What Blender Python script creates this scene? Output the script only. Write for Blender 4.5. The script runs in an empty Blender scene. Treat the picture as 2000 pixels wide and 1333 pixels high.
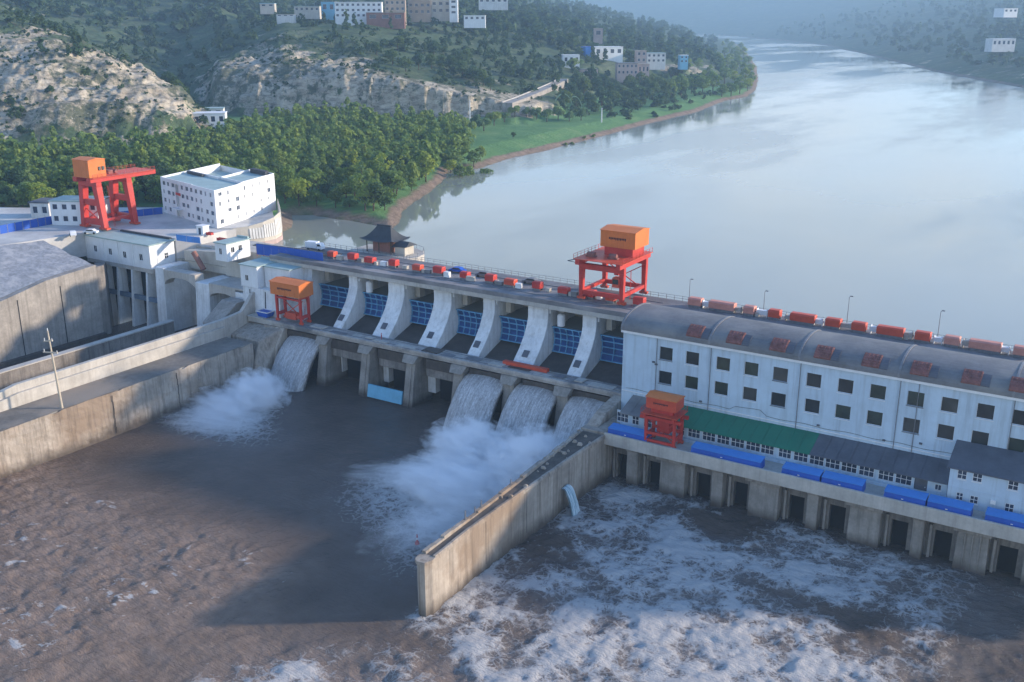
import bpy, bmesh, math, random
import numpy as np
from mathutils import Vector, Matrix
from math import radians, sin, cos, tan, atan2, pi, sqrt, hypot

scene = bpy.context.scene
COL = scene.collection
rng = random.Random(7)
nrng = np.random.default_rng(11)

# ------------------------------------------------------------------ camera
H = 90.0                                   # metres above the tailwater
FPX, CX, CY, HY = 2003.0, 1000.0, 666.5, 30.0
PITCH = math.atan((CY - HY) / FPX)
HEAD = radians(32.17)                      # heading, counter-clockwise from +Y (upstream)
cam_d = bpy.data.cameras.new("camera")
cam = bpy.data.objects.new("camera", cam_d)
COL.objects.link(cam)
cam_d.sensor_fit = 'HORIZONTAL'
cam_d.sensor_width = 36.0
cam_d.lens = 36.0 * FPX / 2000.0
cam_d.clip_start = 1.0
cam_d.clip_end = 20000.0
cam.location = (0, 0, H)
cam.rotation_euler = (pi / 2 - PITCH, 0, HEAD)
scene.camera = cam

# ------------------------------------------------------------------ light
SUN_EL = radians(16.5)
SUN_AZ = math.atan2(1.4, 1.0)              # clockwise from +Y towards +X
sdir = Vector((sin(SUN_AZ) * cos(SUN_EL), cos(SUN_AZ) * cos(SUN_EL), sin(SUN_EL)))
sun_d = bpy.data.lights.new("sun", 'SUN')
sun_d.energy = 2.65
sun_d.angle = radians(2.5)
sun_d.color = (1.0, 0.84, 0.66)
sun = bpy.data.objects.new("sun", sun_d)
COL.objects.link(sun)
sun.rotation_euler = (-sdir).to_track_quat('-Z', 'Y').to_euler()
sun.location = (60, 260, 300)

world = bpy.data.worlds.new("World")
scene.world = world
world.use_nodes = True
wn, wl = world.node_tree.nodes, world.node_tree.links
bg = wn.get("Background") or wn.new("ShaderNodeBackground")
sky = wn.new("ShaderNodeTexSky")
sky.sky_type = 'NISHITA'
sky.sun_disc = False
sky.sun_elevation = SUN_EL
sky.sun_rotation = SUN_AZ
sky.air_density = 1.0
sky.dust_density = 0.4
sky.ozone_density = 5.0
# thin broken cloud: part of the sky, seen in the reservoir's reflection
wtc = wn.new("ShaderNodeTexCoord")
wmp = wn.new("ShaderNodeMapping")
wmp.inputs['Scale'].default_value = (2.2, 2.2, 6.5)
wno = wn.new("ShaderNodeTexNoise")
wno.inputs['Scale'].default_value = 1.25
wno.inputs['Detail'].default_value = 5
wra = wn.new("ShaderNodeValToRGB")
wra.color_ramp.elements[0].position = 0.12
wra.color_ramp.elements[1].position = 0.64
wmx = wn.new("ShaderNodeMixRGB")
wmx.inputs['Color2'].default_value = (3.45, 3.55, 3.35, 1)
wmul = wn.new("ShaderNodeMath")
wmul.operation = 'MULTIPLY'
wsx = wn.new("ShaderNodeSeparateXYZ")
wel = wn.new("ShaderNodeMapRange")
wel.inputs['From Min'].default_value = 0.20
wel.inputs['From Max'].default_value = 0.48
wel.inputs['To Min'].default_value = 0.95
wel.inputs['To Max'].default_value = 0.0
wl.new(wtc.outputs['Generated'], wsx.inputs[0])
wl.new(wsx.outputs['Z'], wel.inputs['Value'])
wl.new(wel.outputs['Result'], wmul.inputs[1])
wl.new(wtc.outputs['Generated'], wmp.inputs['Vector'])
wl.new(wmp.outputs['Vector'], wno.inputs['Vector'])
wl.new(wno.outputs['Fac'], wra.inputs['Fac'])
wl.new(wra.outputs['Color'], wmul.inputs[0])
wl.new(wmul.outputs[0], wmx.inputs['Fac'])
wl.new(sky.outputs['Color'], wmx.inputs['Color1'])
wl.new(wmx.outputs['Color'], bg.inputs['Color'])
bg.inputs['Strength'].default_value = 0.15
scene.view_settings.view_transform = 'Standard'
scene.view_settings.look = 'None'
scene.view_settings.gamma = 1.0
scene.view_settings.exposure = 1.42
scene.cycles.max_bounces = 8
scene.cycles.volume_bounces = 6
scene.cycles.transparent_max_bounces = 12
scene.cycles.use_denoising = True

# ------------------------------------------------------------------ survey helpers
_fw = Vector((-sin(HEAD) * cos(PITCH), cos(HEAD) * cos(PITCH), -sin(PITCH)))
_rt = Vector((cos(HEAD), sin(HEAD), 0))
_up = _rt.cross(_fw)
_C = Vector((0, 0, H))

def ray(u, v):
    return _fw + _rt * ((u - CX) / FPX) - _up * ((v - CY) / FPX)

def PZ(u, v, z):                            # survey point on the level z
    d = ray(u, v)
    return _C + d * ((z - H) / d.z)

def PY(u, v, y):                            # survey point on the plane Y = y
    d = ray(u, v)
    return _C + d * (y / d.y)

def PX(u, v, x):
    d = ray(u, v)
    return _C + d * (x / d.x)

# ------------------------------------------------------------------ scene helpers
def tag(o, label=None, cat=None, group=None, kind=None):
    if label: o['label'] = label
    if cat: o['category'] = cat
    if group: o['group'] = group
    if kind: o['kind'] = kind
    return o

def thing(name, label, cat, loc=(0, 0, 0), rz=0.0, group=None):
    o = bpy.data.objects.new(name, None)
    COL.objects.link(o)
    o.location = loc
    o.rotation_euler = (0, 0, rz)
    o.empty_display_size = 0.5
    return tag(o, label, cat, group)

class MB:
    """collects shapes; build() links them as ONE mesh object"""
    def __init__(self):
        self.v = []; self.f = []
    def add(self, vs, fs):
        n = len(self.v)
        self.v += [tuple(p) for p in vs]
        self.f += [tuple(i + n for i in f) for f in fs]
        return self
    def box(self, x0, x1, y0, y1, z0, z1):
        x0, x1 = min(x0, x1), max(x0, x1); y0, y1 = min(y0, y1), max(y0, y1)
        vs = [(x0, y0, z0), (x1, y0, z0), (x1, y1, z0), (x0, y1, z0),
              (x0, y0, z1), (x1, y0, z1), (x1, y1, z1), (x0, y1, z1)]
        return self.add(vs, [(3, 2, 1, 0), (4, 5, 6, 7), (0, 1, 5, 4), (1, 2, 6, 5), (2, 3, 7, 6), (3, 0, 4, 7)])
    def hexa(self, lo, hi):                 # 4 bottom points, 4 top points (ccw)
        return self.add(list(lo) + list(hi), [(3, 2, 1, 0), (4, 5, 6, 7), (0, 1, 5, 4), (1, 2, 6, 5), (2, 3, 7, 6), (3, 0, 4, 7)])
    def prism(self, poly, a0, a1, axis='x'):
        """extrude a 2-D outline: axis x -> outline in (y,z); y -> (x,z); z -> (x,y)"""
        n = len(poly)
        def pt(p, a):
            return {'x': (a, p[0], p[1]), 'y': (p[0], a, p[1]), 'z': (p[0], p[1], a)}[axis]
        vs = [pt(p, a0) for p in poly] + [pt(p, a1) for p in poly]
        ar = sum(poly[i][0] * poly[(i + 1) % n][1] - poly[(i + 1) % n][0] * poly[i][1] for i in range(n))
        flip = (ar < 0) != (a1 < a0)
        if axis == 'y': flip = not flip
        fs = [tuple(range(n))[::-1], tuple(range(n, 2 * n))] + [(i, (i + 1) % n, n + (i + 1) % n, n + i) for i in range(n)]
        if flip: fs = [f[::-1] for f in fs]
        return self.add(vs, fs)
    def bar(self, p, q, w, h=None):
        h = h or w
        p, q = Vector(p), Vector(q)
        d = (q - p).normalized()
        s = d.cross(Vector((0, 0, 1)))
        if s.length < 1e-3: s = Vector((1, 0, 0))
        s.normalize(); t = s.cross(d)
        s *= w / 2; t *= h / 2
        return self.hexa([p - s - t, p + s - t, p + s + t, p - s + t], [q - s - t, q + s - t, q + s + t, q - s + t])
    def cyl(self, p, q, r0, r1=None, n=10):
        r1 = r0 if r1 is None else r1
        p, q = Vector(p), Vector(q)
        d = (q - p).normalized()
        s = d.cross(Vector((0, 0, 1)))
        if s.length < 1e-3: s = Vector((1, 0, 0))
        s.normalize(); t = s.cross(d)
        vs = []
        for c, r in ((p, r0), (q, r1)):
            for i in range(n):
                a = 2 * pi * i / n
                vs.append(c + s * (r * cos(a)) + t * (r * sin(a)))
        fs = [(i, n + i, n + (i + 1) % n, (i + 1) % n) for i in range(n)] + [tuple(range(n)), tuple(range(n, 2 * n))[::-1]]
        return self.add(vs, fs)
    def sphere(self, c, r, n=10, m=6, sz=1.0):
        vs = [(c[0], c[1], c[2] - r * sz)]
        for j in range(1, m):
            a = -pi / 2 + pi * j / m
            for i in range(n):
                b = 2 * pi * i / n
                vs.append((c[0] + r * cos(a) * cos(b), c[1] + r * cos(a) * sin(b), c[2] + r * sz * sin(a)))
        vs.append((c[0], c[1], c[2] + r * sz))
        fs = [(0, 1 + (i + 1) % n, 1 + i) for i in range(n)]
        for j in range(m - 2):
            o = 1 + j * n
            fs += [(o + i, o + (i + 1) % n, o + n + (i + 1) % n, o + n + i) for i in range(n)]
        o = 1 + (m - 2) * n; t = len(vs) - 1
        fs += [(o + i, o + (i + 1) % n, t) for i in range(n)]
        return self.add(vs, fs)
    def grid(self, rows):
        m, n = len(rows), len(rows[0])
        return self.add([p for r in rows for p in r],
                        [(j * n + i, j * n + i + 1, (j + 1) * n + i + 1, (j + 1) * n + i) for j in range(m - 1) for i in range(n - 1)])
    def build(self, name, mat, parent=None, off=None, smooth=False, bevel=0.0):
        me = bpy.data.meshes.new(name)
        v = self.v
        if off is None and parent is not None:
            off = OFF.get(parent.name)
        if off is not None:
            v = [(a - off[0], b - off[1], c - off[2]) for a, b, c in v]
        me.from_pydata([tuple(p) for p in v], [], self.f)
        if mat: me.materials.append(mat)
        if smooth:
            me.polygons.foreach_set('use_smooth', [True] * len(me.polygons))
        me.update()
        o = bpy.data.objects.new(name, me)
        COL.objects.link(o)
        if parent: o.parent = parent
        elif off is not None: o.location = off
        if bevel:
            b = o.modifiers.new('edge', 'BEVEL')
            b.width = bevel; b.segments = 1; b.limit_method = 'ANGLE'; b.angle_limit = radians(50)
        return o

OFF = {}                                    # things whose parts are given in world metres
def wthing(name, label, cat, loc, group=None):
    o = thing(name, label, cat, loc, 0, group)
    OFF[o.name] = tuple(loc)
    return o

def sub(parent_part, thing_off, mb, name, mat, **k):
    """a sub-part of a part whose mesh sits at its thing's base"""
    return mb.build(name, mat, parent_part, off=thing_off, **k)

def copy_tree(o, parent=None):
    c = o.copy()
    COL.objects.link(c)
    if parent: c.parent = parent
    for ch in list(o.children):
        copy_tree(ch, c)
    return c

def mesh_np(name, verts, faces, mat, smooth=False, parent=None):
    """fast mesh from arrays; faces (n,k)"""
    me = bpy.data.meshes.new(name)
    verts = np.asarray(verts, np.float32); faces = np.asarray(faces, np.int32)
    k = faces.shape[1]
    me.vertices.add(len(verts)); me.vertices.foreach_set('co', verts.ravel())
    me.loops.add(faces.size); me.loops.foreach_set('vertex_index', faces.ravel())
    me.polygons.add(len(faces))
    me.polygons.foreach_set('loop_start', np.arange(0, faces.size, k, dtype=np.int32))
    me.polygons.foreach_set('loop_total', np.full(len(faces), k, np.int32))
    if smooth: me.polygons.foreach_set('use_smooth', np.ones(len(faces), bool))
    me.update(calc_edges=True)
    if mat: me.materials.append(mat)
    o = bpy.data.objects.new(name, me)
    COL.objects.link(o)
    if parent: o.parent = parent
    return o

def attr(o, name, data):
    a = o.data.attributes.new(name, 'FLOAT', 'POINT')
    a.data.foreach_set('value', np.asarray(data, np.float32).ravel())

# ------------------------------------------------------------------ numeric noise
_perm = np.random.default_rng(3).permutation(256)
_perm = np.concatenate([_perm, _perm, _perm])
_ga = np.random.default_rng(5).uniform(0, 2 * pi, 256)
_gx, _gy = np.cos(_ga), np.sin(_ga)
def perlin(x, y):
    xi = np.floor(x).astype(int); yi = np.floor(y).astype(int)
    xf = x - xi; yf = y - yi; xi &= 255; yi &= 255
    u = xf ** 3 * (xf * (xf * 6 - 15) + 10); w = yf ** 3 * (yf * (yf * 6 - 15) + 10)
    def g(ix, iy, dx, dy):
        h = _perm[_perm[ix & 255] + (iy & 255)]
        return _gx[h] * dx + _gy[h] * dy
    a = g(xi, yi, xf, yf); b = g(xi + 1, yi, xf - 1, yf)
    c = g(xi, yi + 1, xf, yf - 1); d = g(xi + 1, yi + 1, xf - 1, yf - 1)
    return (a + (b - a) * u) * (1 - w) + (c + (d - c) * u) * w
def fbm(x, y, n=4, lac=2.03, gain=0.5):
    s = 0; a = 1.0
    for i in range(n):
        s = s + a * perlin(x + 17.3 * i, y - 9.1 * i)
        x = x * lac; y = y * lac; a *= gain
    return s
def ridged(x, y, n=4):
    s = 0; a = 1.0
    for i in range(n):
        s = s + a * (1 - 2 * np.abs(perlin(x + 31.7 * i, y + 5.3 * i)))
        x = x * 2.1; y = y * 2.1; a *= 0.5
    return s
def sstep(a, b, x):
    t = np.clip((x - a) / (b - a), 0, 1)
    return t * t * (3 - 2 * t)

# ------------------------------------------------------------------ materials
def nmat(name):
    m = bpy.data.materials.new(name)
    m.use_nodes = True
    nt = m.node_tree
    return m, nt, nt.nodes, nt.links, nt.nodes['Principled BSDF']

def n_noise(nt, scale, detail=5, rough=0.6, vec=None, mscale=None, coord='Object'):
    if vec is None:
        tc = nt.nodes.new('ShaderNodeTexCoord'); vec = tc.outputs[coord]
    if mscale is not None:
        mp = nt.nodes.new('ShaderNodeMapping'); mp.inputs['Scale'].default_value = mscale
        nt.links.new(vec, mp.inputs['Vector']); vec = mp.outputs['Vector']
    n = nt.nodes.new('ShaderNodeTexNoise')
    n.inputs['Scale'].default_value = scale; n.inputs['Detail'].default_value = detail
    n.inputs['Roughness'].default_value = rough
    nt.links.new(vec, n.inputs['Vector'])
    return n.outputs['Fac']

def n_ramp(nt, fac, stops):
    r = nt.nodes.new('ShaderNodeValToRGB')
    e = r.color_ramp.elements
    while len(e) < len(stops): e.new(0.5)
    for i, (p, c) in enumerate(stops):
        e[i].position = p
        e[i].color = (c, c, c, 1) if isinstance(c, (int, float)) else (*c, 1)
    nt.links.new(fac, r.inputs['Fac'])
    return r.outputs['Color']

def n_mix(nt, fac, a, b, mode='MIX'):
    m = nt.nodes.new('ShaderNodeMixRGB'); m.blend_type = mode
    for s, k in ((fac, 'Fac'), (a, 'Color1'), (b, 'Color2')):
        if hasattr(s, 'is_linked'): nt.links.new(s, m.inputs[k])
        elif k == 'Fac': m.inputs[k].default_value = s
        else: m.inputs[k].default_value = (*s, 1) if len(s) == 3 else s
    return m.outputs['Color']

def n_math(nt, op, a, b=None):
    m = nt.nodes.new('ShaderNodeMath'); m.operation = op
    for i, s in enumerate((a, b)):
        if s is None: continue
        if hasattr(s, 'is_linked'): nt.links.new(s, m.inputs[i])
        else: m.inputs[i].default_value = s
    return m.outputs[0]

def n_bump(nt, bs, fac, strength, dist):
    b = nt.nodes.new('ShaderNodeBump')
    b.inputs['Strength'].default_value = strength; b.inputs['Distance'].default_value = dist
    nt.links.new(fac, b.inputs['Height'])
    nt.links.new(b.outputs['Normal'], bs.inputs['Normal'])

def surf(name, col, rough=0.8, var=0.3, scale=0.4, streak=0.0, scol=(0.08, 0.07, 0.06), spec=0.3, bump=0.0, patch=None, metal=0.0, band=None):
    m, nt, N, L, bs = nmat(name)
    f = n_noise(nt, scale, 6, 0.65)
    lo = tuple(c * (1 - var) for c in col); hi = tuple(min(1, c * (1 + var * 0.7)) for c in col)
    c = n_ramp(nt, f, [(0.3, lo), (0.7, hi)])
    f2 = n_noise(nt, scale * 9, 4, 0.6)
    c = n_mix(nt, 1.0, c, n_ramp(nt, f2, [(0.3, 1 - var * 0.5), (0.65, 1.0)]), 'MULTIPLY')
    if patch:
        f4 = n_noise(nt, scale * 0.45, 5, 0.6)
        c = n_mix(nt, n_ramp(nt, f4, [(0.5, 0.0), (0.62, 1.0)]), c, patch)
    if streak:
        f3 = n_noise(nt, 1.0, 5, 0.7, mscale=(1.1, 1.1, 0.06))
        k = n_ramp(nt, f3, [(0.48, 0.0), (0.72, streak)])
        c = n_mix(nt, k, c, scol)
    if band:                                  # wet, silted tide mark just above the water
        tc = N.new('ShaderNodeTexCoord'); sx = N.new('ShaderNodeSeparateXYZ'); L.new(tc.outputs['Object'], sx.inputs[0])
        q = n_math(nt, 'ADD', sx.outputs['Z'], n_math(nt, 'MULTIPLY', n_math(nt, 'SUBTRACT', n_noise(nt, .35, 5, .7, mscale=(1, 1, .35)), .5), band[2]))
        mr = N.new('ShaderNodeMapRange'); mr.inputs['From Min'].default_value = band[0]; mr.inputs['From Max'].default_value = band[1]
        mr.inputs['To Min'].default_value = .88; mr.inputs['To Max'].default_value = 0.0
        L.new(q, mr.inputs['Value'])
        c = n_mix(nt, mr.outputs['Result'], c, (0.065, 0.05, 0.04))
    L.new(c, bs.inputs['Base Color'])
    bs.inputs['Roughness'].default_value = rough
    bs.inputs['Specular IOR Level'].default_value = spec
    bs.inputs['Metallic'].default_value = metal
    if bump: n_bump(nt, bs, f2, bump, 0.05)
    return m

M = {}
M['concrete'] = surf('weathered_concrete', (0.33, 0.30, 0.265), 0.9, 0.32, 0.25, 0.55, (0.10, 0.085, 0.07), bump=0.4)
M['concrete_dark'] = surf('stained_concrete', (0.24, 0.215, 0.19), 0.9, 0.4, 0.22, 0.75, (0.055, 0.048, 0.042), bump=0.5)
M['concrete_pale'] = surf('pale_concrete', (0.46, 0.43, 0.385), 0.9, 0.22, 0.2, 0.4, (0.2, 0.17, 0.14), bump=0.3)
M['stained_wall'] = surf('stained_river_wall', (0.40, 0.345, 0.285), 0.92, 0.3, 0.13, 0.8, (0.11, 0.085, 0.065), bump=.7, patch=(0.25, 0.19, 0.14), band=(.6, 3.2, 4.5))
M['pier_low'] = surf('river_pier_concrete', (0.30, 0.27, 0.235), 0.9, 0.32, 0.25, 0.6, (0.09, 0.075, 0.06), bump=0.4, band=(.5, 2.4, 2.6))
M['concrete_wet'] = surf('wet_brown_concrete', (0.085, 0.07, 0.06), 0.55, 0.35, 0.3, 0.4, (0.03, 0.026, 0.024), bump=0.3)
M['pier'] = surf('pier_concrete', (0.70, 0.71, 0.71), 0.85, 0.2, 0.2, 0.4, (0.22, 0.20, 0.17), bump=0.25)
M['dust'] = surf('dusty_berm', (0.20, 0.18, 0.155), 0.95, 0.35, 0.15, bump=0.5, patch=(0.26, 0.215, 0.17))
M['dust_dark'] = surf('dark_silt', (0.12, 0.098, 0.08), 0.95, 0.4, 0.4, bump=.5)
M['white'] = surf('white_render', (0.72, 0.73, 0.73), 0.75, 0.1, 0.15, 0.28, (0.42, 0.42, 0.40))
M['white_shade_tint'] = surf('shade_tinted_white_render', (0.47, 0.58, 0.67), 0.75, 0.12, 0.12, 0.55, (0.27, 0.31, 0.34))  # white render with the blue of the shade mixed into its colour
M['white_old'] = surf('old_white_render', (0.62, 0.62, 0.60), 0.8, 0.18, 0.2, 0.45, (0.30, 0.28, 0.25))
M['trim'] = surf('white_trim', (0.70, 0.71, 0.72), 0.6, 0.12, 0.8)
M['roof_grey'] = surf('grey_roof_sheet', (0.155, 0.155, 0.16), 0.6, 0.3, 0.18, 0.0, bump=0.2, patch=(0.20, 0.195, 0.185))
M['roof_dark'] = surf('dark_roof_felt', (0.10, 0.105, 0.125), 0.75, 0.25, 0.25)
M['roof_green'] = surf('green_roof_sheet', (0.012, 0.16, 0.095), 0.6, 0.15, 0.2)
M['roof_rust'] = surf('rusty_vent_sheet', (0.24, 0.10, 0.085), 0.8, 0.45, 0.9)
M['roof_teal'] = surf('pale_teal_roof', (0.30, 0.40, 0.39), 0.6, 0.15, 0.25)
M['red'] = surf('red_paint', (0.50, 0.040, 0.030), 0.55, 0.22, 0.35, 0.15, (0.22, 0.03, 0.02))
M['red_pale'] = surf('faded_red_paint', (0.58, 0.25, 0.19), 0.65, 0.2, 0.5)
M['redor'] = surf('red_orange_paint', (0.56, 0.075, 0.035), 0.5, 0.2, 0.5)
M['orange'] = surf('orange_paint', (0.60, 0.165, 0.035), 0.55, 0.14, 0.35, 0.12, (0.36, 0.09, 0.03))
M['blue'] = surf('blue_paint', (0.012, 0.085, 0.42), 0.5, 0.15, 0.3)
M['blue_top'] = surf('light_blue_paint_and_sky_sheen', (0.05, 0.22, 0.58), 0.5, 0.15, 0.3)  # light blue paint; on the deck cover tops it paints in sky reflection
M['gate_plate'] = surf('blue_gate_plate', (0.010, 0.07, 0.24), 0.55, 0.4, 0.5, 0.3, (0.02, 0.04, 0.08))
M['gate_rib'] = surf('pale_blue_gate_rib', (0.16, 0.40, 0.62), 0.6, 0.25, 0.6)
M['panel_cyan'] = surf('pale_cyan_panel', (0.16, 0.42, 0.58), 0.55, 0.15, 0.4)
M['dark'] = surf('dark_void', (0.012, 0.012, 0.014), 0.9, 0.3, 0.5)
M['steel'] = surf('grey_steel', (0.20, 0.20, 0.21), 0.5, 0.25, 1.0, metal=0.2)
M['wood'] = surf('weathered_pole_concrete', (0.50, 0.43, 0.33), 0.85, 0.2, 1.0)
M['asphalt'] = surf('bridge_asphalt', (0.20, 0.19, 0.19), 0.85, 0.3, 0.15, bump=0.2, patch=(0.27, 0.255, 0.25))
M['deck'] = surf('worn_deck', (0.40, 0.37, 0.34), 0.85, 0.4, 0.25, bump=0.3, patch=(0.15, 0.15, 0.155))
M['beige'] = surf('beige_render', (0.50, 0.46, 0.39), 0.85, 0.18, 0.2, 0.3, (0.26, 0.23, 0.2))
M['brick'] = surf('red_brown_brick', (0.27, 0.13, 0.10), 0.85, 0.25, 0.3)
M['tan'] = surf('tan_render', (0.36, 0.29, 0.23), 0.85, 0.2, 0.2)
M['pink'] = surf('pinkish_render', (0.42, 0.32, 0.29), 0.85, 0.2, 0.2)
M['black'] = surf('black_rubber', (0.02, 0.02, 0.02), 0.7, 0.2, 1.0)
M['skin'] = surf('skin', (0.45, 0.28, 0.2), 0.6, 0.1, 3.0)
M['tile'] = surf('dark_roof_tile', (0.045, 0.05, 0.058), 0.7, 0.3, 0.6, bump=0.4)
M['bark'] = surf('bark', (0.09, 0.065, 0.045), 0.9, 0.3, 1.0)
M['marks'] = surf('dark_lettering', (0.06, 0.02, 0.02), 0.7, 0.1, 1.0)

def glass(name, col, rough=0.12):
    m, nt, N, L, bs = nmat(name)
    c = n_ramp(nt, n_noise(nt, 0.35, 3, 0.5), [(0.3, tuple(x * 0.6 for x in col)), (0.7, tuple(x * 1.5 for x in col))])
    L.new(c, bs.inputs['Base Color'])
    bs.inputs['Roughness'].default_value = rough
    bs.inputs['Specular IOR Level'].default_value = 0.5
    return m
M['glass'] = glass('dark_window_glass', (0.020, 0.024, 0.026))
M['glass_green'] = glass('greenish_window_glass', (0.022, 0.034, 0.026), .2)
M['glass_dust'] = glass('dusty_window_glass', (0.045, 0.045, 0.042), .35)
M['glass_blue'] = glass('blue_window_glass', (0.03, 0.045, 0.075))

def leafmat(name, a, b, objrand=True):
    m, nt, N, L, bs = nmat(name)
    f = n_noise(nt, 0.45, 3, 0.6)
    c = n_ramp(nt, f, [(0.3, a), (0.7, b)])
    if objrand:
        oi = N.new('ShaderNodeObjectInfo')
        k = n_ramp(nt, oi.outputs['Random'], [(0.0, (0.72, 0.80, 0.80)), (0.5, (1.0, 1.0, 0.95)), (1.0, (1.55, 1.30, 0.80))])
    else:
        k = n_ramp(nt, n_noise(nt, 0.09, 2, 0.5, coord='Object'), [(0.3, (0.68, 0.80, 0.80)), (0.5, (1, 1, 0.95)), (0.7, (1.35, 1.2, 0.85))])
    c = n_mix(nt, 1.0, c, k, 'MULTIPLY')
    L.new(c, bs.inputs['Base Color'])
    bs.inputs['Roughness'].default_value = 0.7
    bs.inputs['Specular IOR Level'].default_value = 0.15
    tr = N.new('ShaderNodeBsdfTranslucent'); L.new(c, tr.inputs['Color'])
    mx = N.new('ShaderNodeMixShader'); mx.inputs['Fac'].default_value = 0.45
    out = [n for n in N if n.type == 'OUTPUT_MATERIAL'][0]
    L.new(bs.outputs[0], mx.inputs[1]); L.new(tr.outputs[0], mx.inputs[2]); L.new(mx.outputs[0], out.inputs['Surface'])
    return m
M['leaf'] = leafmat('green_leaves', (0.12, 0.20, 0.052), (0.225, 0.31, 0.085))
M['leaf_dark'] = leafmat('dark_green_leaves', (0.045, 0.092, 0.042), (0.085, 0.145, 0.060))
M['leaf_pale'] = leafmat('pale_green_leaves', (0.12, 0.20, 0.080), (0.19, 0.28, 0.115))
M['leaf_mass'] = leafmat('forest_leaves', (0.118, 0.196, 0.053), (0.22, 0.305, 0.088), False)
M['scrub'] = leafmat('scrub_leaves', (0.038, 0.082, 0.040), (0.085, 0.135, 0.060), False)
# ================================================================== the land
RES = 21.0                                   # reservoir level
SP, CP = sin(PITCH), cos(PITCH)
def z_at(v, d):                              # height seen on row v at forward distance d
    s = (v - CY) / FPX
    return H + d * (s * CP + SP) / (s * SP - CP)
def bearing_t(u):                            # tan of the bearing off the heading
    return (u - CX) / (FPX * CP + 0.0 + (CY - 110) * SP)

G = 25.0                                     # river flat
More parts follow.
